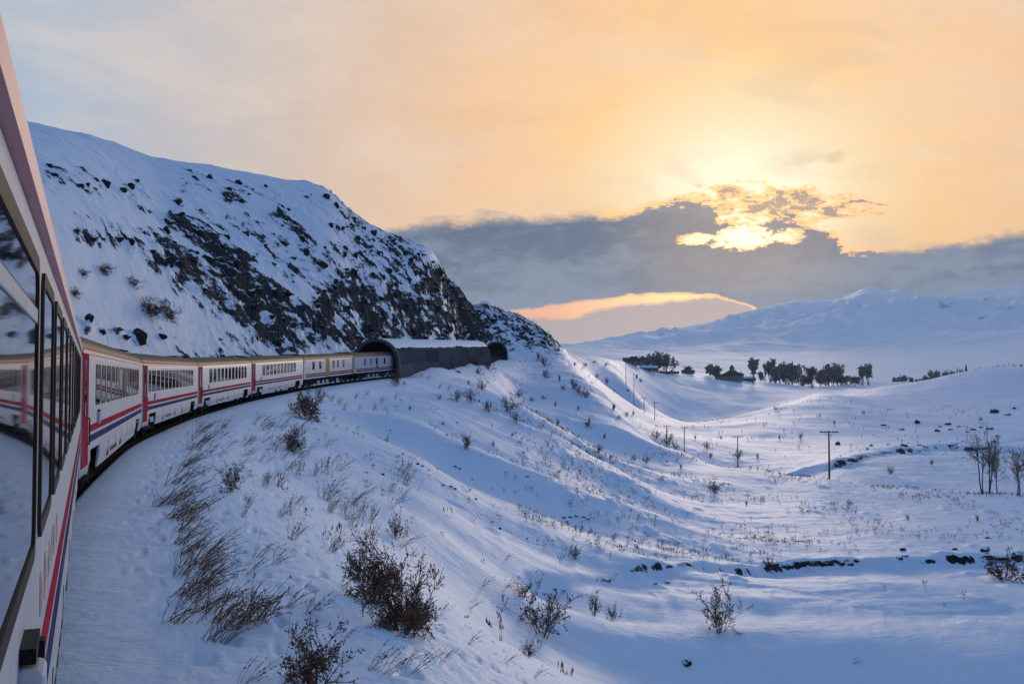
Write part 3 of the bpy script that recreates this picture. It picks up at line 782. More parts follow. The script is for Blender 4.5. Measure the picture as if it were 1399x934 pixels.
def coach(k, label, kind='coach'):
    a, b_ = JOINT[k], JOINT[k + 1]; h = H0 + DH * k
    rz = math.pi / 2 - h; tilt = -math.atan2(JZ[k + 1] - JZ[k], CARL)
    g = (CARL - L) / 2; st = a + hd(h) * g
    root = empty('passenger_coach' if kind == 'coach' else 'service_van', (st[0], st[1], JZ[k] + (JZ[k + 1] - JZ[k]) * g / CARL), (0, tilt, rz),
                 label=label, category='train car', group='cars of the train')
    # shell: both side walls and the ends
    mb = MB(); prof = PROF_SIDE + [(-y, z) for y, z in PROF_SIDE[::-1]]
    mb.prism(prof, .0, L); mb.build('body', M_WHITE, root, True)
    # vaulted roof with eaves and shallow ribs
    rows = []; 
    arc = [(math.radians(t)) for t in np.linspace(180, 0, 17)]
    mb = MB(); pr = [(-HALFW + .02, 3.503)] + [(1.395 * math.cos(t) * (1 - .0 * math.sin(t)), 3.515 + .52 * math.sin(t) ** .9) for t in arc] + [(HALFW - .02, 3.503)]
    mb.prism(pr, .01, L - .01)
    rf = mb.build('roof', M_ROOF, root, True)
    if k > 0:
        mb = MB()
        for i in range(1, 24):
            x = i * L / 24
            rows = [[(xx, y * 1.004, 3.515 + (z - 3.515) * 1.004 + .014) for (y, z) in pr[2:-2]] for xx in (x - .02, x + .02)]
            mb.sheet(rows)
        mb.build('roof_rib', M_ROOF, rf, kind='stuff')
    # dark weather covers over the roof ends
    for x0, x1 in ((.02, .95), (L - 1.35, L - .02)):
        mb = MB(); rows = []
        for (x, lift) in ((x0, .03), (x0 + .1, .10), (x1 - .1, .10), (x1, .03)):
            rows.append([(x, 1.38 * math.cos(t), 3.52 + .52 * math.sin(t) ** .9 + lift) for t in [math.radians(q) for q in np.linspace(118, 12, 10)]])
        mb.sheet(rows); mb.build('roof_end_cover', M_BLACK, rf, True)
    mb = MB(); mb.box(.015, L - .015, YS - .022, YS + .02, 3.41, 3.497); mb.build('gutter_band', M_GUT, root)
    van = kind != 'coach'
    zr, zb = (1.60, 1.36)
    x0 = 1.52 if not van else .9
    mb = MB(); mb.box(x0, L - .35, YS - .004, YS + .004, zr, zr + .165); mb.build('red_stripe', M_RED, root)
    mb = MB(); mb.box(x0, L - .35, YS - .004, YS + .004, zb, zb + .165); mb.build('blue_stripe', M_BLUE, root)
    # end gangway bellows and buffers
    mb = MB(); mb.box(L, L + .42, -.75, .75, 1.15, 3.35); mb.build('gangway', M_BLACK, root)
    # bogies
    for xb in (3.25, L - 3.05):
        if 'bogie' not in _cache:
            _cache['bogie'] = wheelset(None).mesh('bogie', M_UNDER); w = MB()
            for yy in (-.80, .68): w.cyl_y(0, .46, yy, yy + .12, .46, 22)
            w.cyl_y(0, .46, -.8, .8, .08, 8); _cache['wheel'] = w.mesh('wheel', M_UNDER, True)
        bo = new_obj('bogie', _cache['bogie'], root); bo.location = (xb, 0, 0)
        for sx in (-1.22, 1.22):
            wo = new_obj('wheel', _cache['wheel'], bo); wo.location = (sx, 0, 0)
    mb = MB(); mb.box(.3, L - .3, -1.1, 1.1, .92, 1.175); mb.build('underframe', M_UNDER, root)
    if not van:
        # side skirts with a bogie opening at each end
        def skirt(xa, xb, z0, cut=.0):
            m2 = MB(); m2.prism([(YS + .002, 1.176), (YS + .004, .95), (YS + .075, z0), (YS + .11, z0), (YS + .05, 1.176)], xa, xb); return m2.build('skirt_panel', M_WHITE, root)
        skirt(.02, 2.0, .60); sk = skirt(4.35, L - 4.35, .58); skirt(L - 1.75, L - .02, .60)
        for i in range(1, 6):
            x = 4.35 + i * (L - 8.7) / 6; m2 = MB(); m2.prism([(YS - .003, 1.17), (YS + .000, .95), (YS + .071, .585), (YS + .08, .585), (YS + .02, 1.17)], x - .014, x + .014); m2.build('panel_joint', M_UNDER, sk)
        def vent(x, z, w, hh):
            m2 = MB(); yo = YS + (.95 - (z + hh / 2)) * .19; m2.box(x, x + w, yo - .012, yo + .05, z, z + hh); m2.build('vent', M_BLACK, sk)
        for i in range(4): vent(7.9 + i * .62, .76, .34, .13)
        vent(6.9, .70, .22, .24); vent(11.6, .72, .45, .20)
        if k == 2: vent(15.2, .70, .3, .26)
        # entrance door in the near end, red with a narrow dark light
        m2 = MB(); m2.box(.06, 1.36, YS - .010, YS + .02, .88, 3.405); d = m2.build('door', M_RED, root, bevel=.006)
        f = new_obj('door_window', frame_mesh(.40, 1.25, .03, .012, .06).mesh('door_window', M_BLACK, True), d); f.location = (.42, YS - .011, 2.02)
        p_ = new_obj('pane', pane_mesh(.40, 1.25, .028, .06).mesh('pane', M_GLASS), f)
        m2 = MB(); m2.tube([(1.22, YS - .05, 1.35), (1.22, YS - .05, 1.95)], .016); m2.box(1.19, 1.25, YS - .05, YS, 1.34, 1.37); m2.box(1.19, 1.25, YS - .05, YS, 1.93, 1.96); m2.build('handle', M_BLACK, d)
        m2 = MB(); m2.box(.02, 1.45, YS - .06, YS + .3, .60, .66); m2.build('step', M_UNDER, root)
        n0, n1, pitch, w = (0, 12, 1.55, 1.20)
        if k == 3: n0 = 0; n1 = 11
        if k == 4: n1 = 10
        xs = 3.05 if k < 3 else (3.9 if k == 3 else 4.2)
        if k == 2: window(root, 1.72, 2.20, .72, 1.0); xs = 2.75
        if k >= 3: pitch = 1.62; w = 1.12
        if k == 0:
            window(root, 2.15, 2.24, 2.08, 1.02, bar=True); n0 = 1
        for i in range(n0, n1): window(root, xs + i * pitch, 2.24 if k == 0 else 2.20, w, 1.02 if k == 0 else 1.0)
        # white sign box with a dark bracket, low on the side below the first window
        m2 = MB(); m2.box(3.55, 3.74, YS - .07, YS + .01, 1.72, 2.02); sb = m2.build('marker_box', M_WHITE, root, bevel=.02)
        m2 = MB(); m2.box(3.80, 3.86, YS - .06, YS, 1.78, 2.05); m2.box(3.60, 3.86, YS - .045, YS, 2.03, 2.075); m2.build('bracket', M_BLACK, sb)
    else:
        m2 = MB(); m2.box(.02, L - .02, YS + .02, -YS - .02, 1.02, 1.178); m2.build('sole_bar', M_UNDER, root)
        m2 = MB(); m2.box(5, L - 5, -1.2, 1.2, .45, 1.0); m2.build('equipment_case', M_UNDER, root)
        for x in (6.4, 8.6, 10.4, 15.5):
            m2 = MB(); m2.box(x, x + .9, YS + .16, YS + .6, .52, .80); m2.build('battery_box', M_WHITE, root)
        if k == 5:
            for x in (3.6, 6.6, 12.9, 15.1, 18.0): window(root, x, 2.22, 1.0, .95)
            m2 = MB(); m2.box(9.6, 11.4, YS - .012, YS + .02, 1.19, 3.40); d = m2.build('sliding_door', M_BROWN, root); m2 = MB(); m2.box(9.75, 9.8, YS - .04, YS, 2.0, 2.3); m2.build('handle', M_BLACK, d)
            m2 = MB(); m2.box(.05, .85, YS - .010, YS + .02, 1.19, 3.40); m2.build('door', M_GREY, root); m2 = MB(); m2.box(L - .8, L - .1, YS - .010, YS + .02, 1.19, 3.40); m2.build('door', M_BROWN, root)
        else:
            for x in (4.2, 7.0, 13.6): window(root, x, 2.22, .8, .95)
            m2 = MB(); m2.box(9.6, 10.6, YS - .010, YS + .02, 2.22, 3.2); m2.build('louvre', M_BLACK, root)
            m2 = MB(); m2.box(9.8, 10.7, YS - .008, YS + .02, 1.80, 2.08); m2.build('vent', M_BLACK, root)
            m2 = MB(); m2.box(.05, .85, YS - .010, YS + .02, 1.19, 3.40); m2.build('door', M_GREY, root)
    return root
COACH_LABELS = ['white coach with large bronze-framed windows reflecting the train ahead and snow',
    'white coach with twelve windows and red end door, ahead of the coach with reflecting windows',
    'white coach with an extra narrow window beside its red door',
    'white coach with eleven windows, midway along the train',
    'white coach with orange-lit roof and ten windows, coupled behind the van with brown door',
    'white van with brown sliding door, orange-lit roof and open black underframe',
    'white van with few windows and black louvre, entering the arched snow gallery']
TRAIN = [coach(k, COACH_LABELS[k], 'coach' if k < 5 else 'van') for k in range(7)]
# worn reddish lettering strip low on the first coach, too oblique to read: plain marks
def side_marks():
    root = TRAIN[0]; m = paint('faded_orange_marks', (.50, .30, .25), .5, var=.3, scale=8)
    mb = MB(); rnd = random.Random(4); x = 4.9
    for i in range(6):
        w = .32; z0 = 1.86
        for j in range(3):
            xx = x + rnd.uniform(0, .18); mb.box(xx, xx + rnd.uniform(.05, .13), YS - .003, YS + .002, z0 + rnd.uniform(0, .06), z0 + rnd.uniform(.12, .22))
        x += w + .1
    mb.build('emblem', m, root, label='faded orange and red painted marks', kind='stuff')
side_marks()

# ============================================================ permanent way
def strip(name, half, zoff, mat, s0=90, s1=None, edge=0, lift=0):
    i0 = int(s0 / 2); P = PATH[i0:] if s1 is None else PATH[i0:int(s1 / 2)]; T_ = _T[i0:i0 + len(P)]
    N = np.stack([T_[:, 1], -T_[:, 0]], 1); mb = MB(); rows = []
    for i in range(len(P)):
        r_ = []
        for w, dz in ((-half - edge, -lift), (-half, 0), (half, 0), (half + edge, -lift)):
            c = P[i, :2] + N[i] * w; r_.append((c[0], c[1], P[i, 2] + zoff + dz))
        rows.append(r_)
    mb.sheet(rows); return mb
def way():
    m = paint('ballast', (.030, .027, .025), .9, var=.5, scale=9, dirt=((.3, .31, .33), .5), bump=.8, spec=0)
    i1 = int((len(PATH) - 1) * 2 - 210)
    strip('ballast_bed', 0.72, -.26, m, 200, i1, .3, .42).build('ballast_bed', m, None, kind='structure')
    rm = M_STEEL
    for sgn in (-1, 1):
        i0 = 100; P = PATH[i0:int(i1 / 2)]; T_ = _T[i0:i0 + len(P)]; N = np.stack([T_[:, 1], -T_[:, 0]], 1); mb = MB(); rows = []
        for i in range(len(P)):
            c = P[i, :2] + N[i] * .7175 * sgn
            rows.append([(c[0] + N[i][0] * a, c[1] + N[i][1] * a, P[i, 2] + z) for a, z in ((-.07, -.17), (-.07, -.15), (-.012, -.13), (-.035, -.04), (-.035, 0), (.035, 0), (.035, -.04), (.012, -.13), (.07, -.15), (.07, -.17))])
        mb.sheet(rows, True)
        mb.build('rail', rm, None, label='steel rail under the train on the valley side' if sgn > 0 else 'steel rail under the train on the hill side', category='rail', group='rails of the track')
    # sleepers
    sl = MB(); sl.box(-.13, .13, -1.3, 1.3, -.36, -.165); me = sl.mesh('sleeper', paint('sleeper_timber', (.035, .03, .027), .9, var=.3, spec=0), bevel=.015)
    tr = bpy.data.objects['ballast_bed']; n = 0
    for sdist in np.arange(330, 330 + 300 * .62, .62):
        i = sdist / 2; x, y, z = (np.interp(i, np.arange(len(PATH)), PATH[:, c]) for c in range(3)); t = _T[int(i)]
        o = new_obj('sleeper', me, tr); o.location = (x, y, z); o.rotation_euler = (0, 0, math.atan2(t[1], t[0]))
way()
# ============================================================ avalanche galleries over the track
def plate_mat():
    m, b, p = new_mat('weathered_plate')
    oi = b.node('ShaderNodeObjectInfo').outputs['Random']
    tc = b.node('ShaderNodeTexCoord').outputs['Object']; n = b.noise(tc, .7, 7, .65); n2 = b.noise(tc, 6, 5, .6)
    c = b.ramp(oi, [(0, (.045, .056, .070)), (.35, (.11, .100, .102)), (.7, (.060, .071, .088)), (1, (.15, .13, .125))])
    c = b.mix(b.mul(b.ss(n, .5, .75), .5), c, (.10, .10, .105)); c = b.mix(b.mul(b.ss(n2, .6, .8), .4), c, (.035, .03, .027))
    b.put(p.inputs['Base Color'], c); p.inputs['Roughness'].default_value = .75; p.inputs['Specular IOR Level'].default_value = 0
    return m
M_PLATE = plate_mat()
M_CONC = paint('portal_concrete', (.085, .09, .095), .8, var=.2, scale=.8, dirt=((.07, .07, .07), .5))
M_SNOWO = None
def snow_mat():
    m, b, p = new_mat('lying_snow'); pos = b.node('ShaderNodeNewGeometry').outputs['Position']
    b.put(p.inputs['Base Color'], snow_nodes(b, pos)); p.inputs['Roughness'].default_value = .6; p.inputs['Specular IOR Level'].default_value = .03
    bn = b.node('ShaderNodeBump'); bn.inputs['Strength'].default_value = .5; bn.inputs['Distance'].default_value = .3
    b.put(bn.inputs['Height'], b.noise(pos, 1.4, 5, .6)); b.t.links.new(bn.outputs[0], p.inputs['Normal'])
    return m
M_SNOWO = snow_mat()
GR, GW = 3.55, 2.35          # vault radius, straight wall height
def vault(phi, r=GR):
    """outline point for 0 (right foot) .. 1 (left foot)"""
    tot = 2 * GW + math.pi * GR; d = phi * tot
    if d < GW: return (-r, d)
    if d > tot - GW: return (r, tot - d)
    t = (d - GW) / GR; return (-r * math.cos(t), GW + r * math.sin(t))
def gallery(name, A, B, za, zb, label, portal_label, nx, right_only=False):
    a = np.array(A); d = np.array(B) - a; Lg = float(np.hypot(*d)); ang = math.atan2(d[1], d[0])
    root = empty(name, (a[0], a[1], za), (0, -math.atan2(zb - za, Lg), ang), label=label, category='tunnel', group='arched galleries over the track')
    nphi = [0, .13, .26, .39, .53, .68, .84, 1.0]
    rnd = random.Random(len(name) + nx)
    # dark lining
    mb = MB(); rows = [[(x, *vault(p_, GR - .22)) for p_ in np.linspace(0, 1, 25)] for x in np.linspace(.02, Lg - .02, 6)]
    mb.sheet(rows); mb.build('lining', paint(name + '_lining', (.03, .028, .026), .9), root, True)
    # curved metal plates, each a piece of its own, lapped and uneven
    for i in range(nx):
        for j in range(len(nphi) - 1):
            x0, x1 = i * Lg / nx, (i + 1) * Lg / nx; off = .06 * ((i + j) % 2) + rnd.uniform(0, .07)
            p0, p1 = nphi[j], nphi[j + 1]; m2 = MB(); R_ = GR + off
            rows = []
            for rr_ in (R_, R_ - .06):
                pass
            ph = np.linspace(p0 + .002, p1 - .002 + .008, 6)
            outer = [vault(q, R_) for q in ph]; inner = [vault(q, R_ - .05) for q in ph[::-1]]
            m2.prism(outer + inner, x0 + .02, x1 + .05); m2.build('plate', M_PLATE, root, True)
    # concrete portal ring
    n = 25; m2 = MB(); o_ = [vault(q, GR + .28) for q in np.linspace(0, 1, n)]; i_ = [vault(q, GR - .20) for q in np.linspace(1, 0, n)]
    m2.prism(o_ + i_, -.55, .25); pr = m2.build('portal_ring', M_CONC, root, True)
    # snow lying on the crown, with a ragged edge
    m2 = MB(); rows = []; xs = np.linspace(.1, Lg, 90)
    for x in xs:
        e0 = .455 - .065 + .012 * float(fbm(np.array([x / 3.0]), np.array([2.2]), 3)[0]) * 2; th_ = .20 + .05 * float(perlin(np.array([x / 5]), np.array([.7]))[0])
        if name == 'track_gallery': e0 -= .085
        ph = np.linspace(e0, .80, 16); row = [(x, *vault(e0, GR + .07))]
        for k, q in enumerate(ph): row.append((x, *vault(q, GR + .085 + th_ * math.sin(math.pi * min(1, max(0, (k + .6) / 8)) / 2))))
        rows.append(row)
    m2.sheet(rows); m2.build('snow_cap', M_SNOWO, root, True)
    return root
gallery('track_gallery', (-21.2, 160.5), GAL1, 2.95, 5.95, 'long dark barrel-vaulted gallery of metal plates swallowing the front of the train', '', 9)
gallery('track_gallery_far', GAL2, (-6.5, 372.0), 8.75, 9.9, 'short arched gallery mouth at the foot of the farther rocky hill', '', 3)
bpy.data.objects['track_gallery_far'].name = 'tunnel_mouth'
# buttress posts and the drift banked against the gallery wall
def gallery_extras():
    A = np.array([-21.2, 160.5]); d = np.array(GAL1) - A; Lg = np.hypot(*d); t = d / Lg; n = np.array([t[1], -t[0]])
    root = bpy.data.objects['track_gallery']
    m2 = MB(); m2.prism([(-GR - .75, -.3), (-GR - .05, -.3), (-GR + .05, 3.6), (-GR - .12, 3.6)], 42.0, 42.7); m2.build('buttress', M_PLATE, root)
    m2 = MB(); rows = []
    for i in range(60):
        x = 7 + (Lg - 9) * i / 59; tp = .9 + 1.0 * float(fbm(np.array([x / 14.]), np.array([4.1]), 3)[0]) * 1.3 - .6 * abs(i / 59 - .45)
        tp = max(.15, tp) * min(1, i / 6) * min(1, (59 - i) / 6)
        row = []
        for w, f in ((GR - .05, 1.0), (GR + .5, .97), (GR + 1.4, .72), (GR + 2.6, .34), (GR + 4.2, .02), (GR + 5.2, -.25)):
            c = A + t * x + n * w; row.append((c[0], c[1], gz(c[0], c[1]) + tp * f + (.03 if f > 0 else -.25)))
        rows.append(row)
    m2.sheet(rows); m2.build('snow_drift', M_SNOWO, None, True, label='snow bank drifted against the wall of the long gallery', category='snow bank')
gallery_extras()

# ============================================================ poles of the power line
M_WOOD = paint('pole_wood', (.060, .048, .040), .85, var=.3, scale=5)
M_CERAM = paint('insulator', (.12, .09, .08), .3)
def pole(px, ytop, ybot, d, label, arm=1.0, lean=0, two=False):
    x, y, z = at(px, ybot, d); zt_ = at(px, ytop, d)[2]; z = min(gz(x, y), z); hgt = zt_ - z
    root = empty('power_pole', (x, y, z - .3), (0, lean, 0), label=label, category='pole', group='wooden poles along the valley')
    r = .15
    m2 = MB(); m2.tube([(0, 0, 0), (.02, 0, hgt * .5), (0, 0, hgt + .3)], [r * 1.2, r, r * .8], 10); m2.build('post', M_WOOD, root, True)
    m2 = MB(); m2.box(-1.1 * arm, 1.1 * arm, -.2, -.08, hgt - .02, hgt + .14); ar = m2.build('crossarm', M_WOOD, root, bevel=.01)
    for xx in (-1.0, -.45, .45, 1.0):
        m2 = MB(); m2.tube([(xx * arm, -.14, hgt + .14), (xx * arm, -.14, hgt + .22), (xx * arm, -.14, hgt + .30)], [.03, .07, .045], 8); m2.build('insulator', M_CERAM, ar, True)
    for sg in (-1, 1):
        m2 = MB(); m2.tube([(sg * .75 * arm, -.14, hgt), (0, -.14, hgt - .6)], .03, 5); m2.build('brace', M_WOOD, root)
pole(1133, 588, 654, 176, 'tallest wooden pole with crossarm, near the dark stream bank', 1.45)
pole(1008, 595, 629, 300, 'wooden pole with a bush at its foot, next beyond the tallest pole', 1.5)
pole(935, 583, 619, 318, 'slender wooden pole with level crossarm beside the pole among low shrubs', 1.1)
pole(911, 581, 610, 340, 'wooden pole standing among low shrubs behind the spur crest', 1.0)
pole(894.5, 549, 574, 466, 'wooden crossarm pole at the foot of the lit slope, lower of two', 1.2)
pole(880, 543, 563, 545, 'wooden crossarm pole at the foot of the lit slope, higher of two', 1.5)
pole(866, 510, 531, 600, 'thin wooden pole high on the lit slope below the farm', .4)
pole(855, 495, 511, 640, 'topmost thin wooden pole close to the farmstead roofs', .3)

# ============================================================ houses on the village crest
M_WALLH = paint('farm_wall', (.20, .17, .13), .85, var=.15); M_ROOFH = paint('farm_roof', (.07, .06, .055), .8, var=.2)
M_ROOFB = paint('blue_sheet_roof', (.06, .14, .30), .5, var=.15); M_DARKW = paint('dark_window', (.02, .02, .022), .2)
M_OCHRE = paint('ochre_wall', (.30, .21, .09), .85, var=.15)
def house(px, py, d, w, dep, h, rh, label, wall, roof, hip=False, rz=0, nwin=3, cupola=False, snow=.0, name='house'):
    x, y, z = at(px, py, d); z = gz(x, y) - .3
    root = empty(name, (x, y, z), (0, 0, rz), label=label, category='house', group='buildings on the village crest')
    m2 = MB(); m2.box(-w / 2, w / 2, -dep / 2, dep / 2, 0, h); wl = m2.build('wall', wall, root)
    o = .45; m2 = MB(); rx = w / 2 + o; ry = dep / 2 + o; hx = rx - (ry if hip else 0)
    hx = max(hx, .3)
    V = [(-rx, -ry, h), (rx, -ry, h), (rx, ry, h), (-rx, ry, h), (-hx, 0, h + rh), (hx, 0, h + rh), (-rx, -ry, h - .12), (rx, -ry, h - .12), (rx, ry, h - .12), (-rx, ry, h - .12)]
    m2.add(V, [(0, 1, 5, 4), (1, 2, 5), (2, 3, 4, 5), (3, 0, 4), (6, 7, 1, 0), (7, 8, 2, 1), (8, 9, 3, 2), (9, 6, 0, 3), (9, 8, 7, 6)]); rf = m2.build('roof', roof, root)
    if snow:
        m2 = MB(); V2 = [(-rx + .3, -ry + .3, h + .14), (rx - .3, -ry + .3, h + .14), (hx, 0, h + rh + .12), (-hx, 0, h + rh + .12)]
        V3 = [(a, b_, c - .10) for a, b_, c in V2]; m2.add(V2 + V3, [(0, 1, 2, 3), (4, 7, 6, 5), (0, 4, 5, 1), (1, 5, 6, 2), (2, 6, 7, 3), (3, 7, 4, 0)]); m2.build('roof_snow', M_SNOWO, rf)
    m2 = MB(); m2.box(w * .18, w * .18 + .6, -.3, .3, h + rh * .5, h + rh + .9); m2.build('chimney', wall, rf)
    for i in range(nwin):
        xx = -w / 2 + w * (i + .7) / (nwin + .4) - .5; m2 = MB(); m2.box(xx, xx + 1.0, -dep / 2 - .05, -dep / 2 + .05, h * .38, h * .38 + 1.2); wn = m2.build('window', M_DARKW, root)
        m2 = MB(); m2.box(xx - .1, xx + 1.1, -dep / 2 - .12, -dep / 2 + .04, h * .38 - .14, h * .38 - .02); m2.build('sill', M_WALLH, wn)
    if cupola:
        m2 = MB(); m2.box(-1.6, 1.6, -1.6, 1.6, h + rh * .55, h + rh + 2.4); m2.build('dormer_tower', wall, root)
        m2 = MB(); zz = h + rh + 2.4; m2.add([(-2, -2, zz), (2, -2, zz), (2, 2, zz), (-2, 2, zz), (0, 0, zz + 3.2)], [(0, 1, 4), (1, 2, 4), (2, 3, 4), (3, 0, 4), (3, 2, 1, 0)]); m2.build('tower_roof', roof, root)
house(1000, 513, 985, 18, 12, 5.5, 5.0, 'large hip-roofed house with a small pointed tower among the trees', M_WALLH, M_ROOFH, True, .25, 4, True)
house(985, 513, 978, 9, 7, 3.4, 2.2, 'low ochre outbuilding beside the towered house', M_OCHRE, M_ROOFH, False, .1, 2)
house(866, 503, 905, 14, 9, 4.0, 4.2, 'dark gabled barn beneath the blue roof at the crest end', M_WALLH, M_ROOFH, True, .3, 2)
house(858, 497, 925, 9, 6, 3.0, 2.0, 'small shed with a blue sheet-metal roof', M_WALLH, M_ROOFB, False, 0, 1)
house(886, 503, 915, 15, 8, 2.6, 2.6, 'low farm building with a snow-covered roof beside the bare trees', M_WALLH, M_ROOFH, False, .12, 3, snow=1)
house(940, 507, 985, 12, 7, 2.6, 1.6, 'low dark flat-pitched hut alone between two tree groups', M_WALLH, M_ROOFH, False, -.1, 2)
house(1022, 517, 1010, 13, 8, 3.0, 2.0, 'snow-roofed cottage between the towered house and the poplar', M_WALLH, M_ROOFH, False, .1, 3, snow=1)
house(908, 506, 940, 26, 4, 1.6, .8, 'long low stable wall below the bare tree clump', M_WALLH, M_ROOFH, False, .05, 4, name='stable')
house(1268, 518, 1500, 20, 12, 8, 3, 'pale hazy block house in the far village', M_WALLH, M_ROOFH, True, .1, 3)
house(1285, 513, 1560, 16, 10, 6, 3, 'hazy gabled house uphill of the pale block in the far village', M_WALLH, M_ROOFH, False, .3, 3)
house(1325, 508, 1600, 18, 10, 6, 4, 'hazy gabled house below the slender tower in the far village', M_WALLH, M_ROOFH, False, -.2, 3)
# ============================================================ plants
M_TWIG = paint('dry_twig', (.15, .086, .056), .85, var=.35, scale=3)
M_STALK = paint('dry_stalk', (.20, .130, .082), .85, var=.35, scale=3)
M_SEED = paint('seed_head', (.070, .048, .036), .9, var=.35, scale=9)
M_BARK = paint('tree_bark', (.12, .098, .083), .9, var=.3, scale=2)
M_FARTW = paint('crown_twig', (.29, .235, .195), .9, var=.3, scale=1)
class Twigs:
    """many thin tapered three-sided branches in one mesh"""
    def __init__(s): s.V = []; s.F = []
    def branch(s, pts, r0, r1):
        n = len(pts); base = len(s.V)
        for i, p in enumerate(pts):
            t = (pts[min(i + 1, n - 1)] - pts[max(i - 1, 0)]); t = t / (np.linalg.norm(t) + 1e-9)
            a = np.cross(t, (0, 0, 1) if abs(t[2]) < .9 else (1, 0, 0)); a /= np.linalg.norm(a) + 1e-9; b_ = np.cross(t, a)
            r = r0 + (r1 - r0) * i / (n - 1)
            for k in range(3):
                c, q = math.cos(k * 2.0944), math.sin(k * 2.0944); s.V.append(p + (a * c + b_ * q) * r)
        for i in range(n - 1):
            for k in range(3):
                l = (k + 1) % 3; s.F.append((base + i * 3 + k, base + i * 3 + l, base + i * 3 + 3 + l, base + i * 3 + 3 + k))
    def bud(s, p, d, ln, w):
        """small four-sided seed or bud"""
        d = d / (np.linalg.norm(d) + 1e-9); a = np.cross(d, (.3, .5, .8)); a /= np.linalg.norm(a) + 1e-9; b_ = np.cross(d, a); n = len(s.V)
        s.V += [p, p + d * ln * .5 + a * w, p + d * ln * .5 - a * w * .5 + b_ * w, p + d * ln * .5 - a * w * .5 - b_ * w, p + d * ln]
        s.F += [(n, n + 1, n + 2, n + 2), (n, n + 2, n + 3, n + 3), (n, n + 3, n + 1, n + 1), (n + 4, n + 2, n + 1, n + 1), (n + 4, n + 3, n + 2, n + 2), (n + 4, n + 1, n + 3, n + 3)]
    def mesh(s, name, mat):
        F_ = []
        for f in s.F: F_.append(f if f[2] != f[3] else f[:3])
        me = bpy.data.meshes.new(name); me.from_pydata([tuple(map(float, v)) for v in s.V], [], F_); me.update(); me.materials.append(mat); return me
def unit(v): return v / (np.linalg.norm(v) + 1e-9)
def grow(tw, rnd, p, d, ln, r, depth, spread, up, buds, segs=4, kids=3, bud=(.05, .012), wob=.22, minr=.003):
    pts = [p]; dd = d.copy()
    for i in range(segs):
        dd = unit(dd + rnd.normal(0, wob, 3) + np.array([0, 0, up])); pts.append(pts[-1] + dd * ln / segs)
    tw.branch(pts, r, max(r * .5, minr))
    if depth > 0:
        for k in range(kids):
            f = rnd.uniform(.35, 1.0); i = min(int(f * segs), segs - 1); q = pts[i] + (pts[i + 1] - pts[i]) * (f * segs - i)
            nd = unit(dd + rnd.normal(0, spread, 3)); grow(tw, rnd, q, nd, ln * rnd.uniform(.5, .78), max(r * .55, minr), depth - 1, spread, up, buds, max(2, segs - 1), kids, bud, wob, minr)
    elif buds:
        for k in range(buds):
            i = rnd.randint(1, len(pts)); tw.bud(pts[i] - 0, rnd.normal(0, 1, 3), bud[0] * rnd.uniform(.6, 1.3), bud[1])
def bush_mesh(seed, nstem, depth, kids, spread, flat, r=.014, buds=4, bud=(.06, .016), up=.05):
    rnd = np.random.RandomState(seed); st = Twigs(); cr = Twigs()
    for i in range(nstem):
        a = rnd.uniform(0, 6.283); t = abs(rnd.normal(0, flat)); d = unit(np.array([math.cos(a) * t, math.sin(a) * t, 1.0]))
        p = np.array([math.cos(a) * .12 * rnd.rand(), math.sin(a) * .12 * rnd.rand(), -.1]); ln = rnd.uniform(.42, .68)
        pts = [p]; dd = d
        for k in range(3): dd = unit(dd + rnd.normal(0, .14, 3)); pts.append(pts[-1] + dd * ln / 3)
        st.branch(pts, r, r * .6)
        for k in range(kids):
            q = pts[1 + k % 3]; grow(cr, rnd, q, unit(dd + rnd.normal(0, spread, 3)), ln * rnd.uniform(.45, .75), r * .55, depth, spread, up, buds, 3, kids, bud, .2, .0035)
    sm, cm = st.mesh('stem', M_TWIG), cr.mesh('twigs', M_TWIG)
    return sm, cm
BUSH = {'dense': [bush_mesh(11, 15, 2, 4, .55, .75, .013, 3, (.034, .010)), bush_mesh(12, 13, 2, 4, .6, .85, .013, 3, (.034, .010))],
        'round': [bush_mesh(21, 11, 2, 3, .5, .6, .012, 4, (.04, .012)), bush_mesh(22, 12, 2, 3, .45, .55, .012, 4, (.04, .012))],
        'spray': [bush_mesh(31, 12, 1, 3, .35, .55, .012, 4, (.09, .018)), bush_mesh(32, 10, 1, 3, .35, .5, .012, 4, (.09, .018))],
        'bare': [bush_mesh(41, 16, 2, 3, .45, .5, .016, 2, (.05, .016))]}
_br = random.Random(5)
def bush(loc, hgt, wid, kind, label, group='winter bushes on the snow', rz=None, name='bush', tilt=(0, 0)):
    sm, cm = _br.choice(BUSH[kind])
    root = empty(name, (loc[0], loc[1], loc[2] - .03), (tilt[0], tilt[1], _br.uniform(0, 6.28) if rz is None else rz), label=label, category='bush', group=group)
    root.scale = (wid / 1.25, wid / 1.25, hgt / .95)
    new_obj('stem', sm, root); new_obj('twigs', cm, root)
    return root
def bush_px(px, py, w, h, kind, label, group='winter bushes on the snow', **kw):
    g = ground(px, py)
    if g is None: return None
    d = g[1]; return bush(g, h * d / F, w * d / F, kind, label, group, **kw)
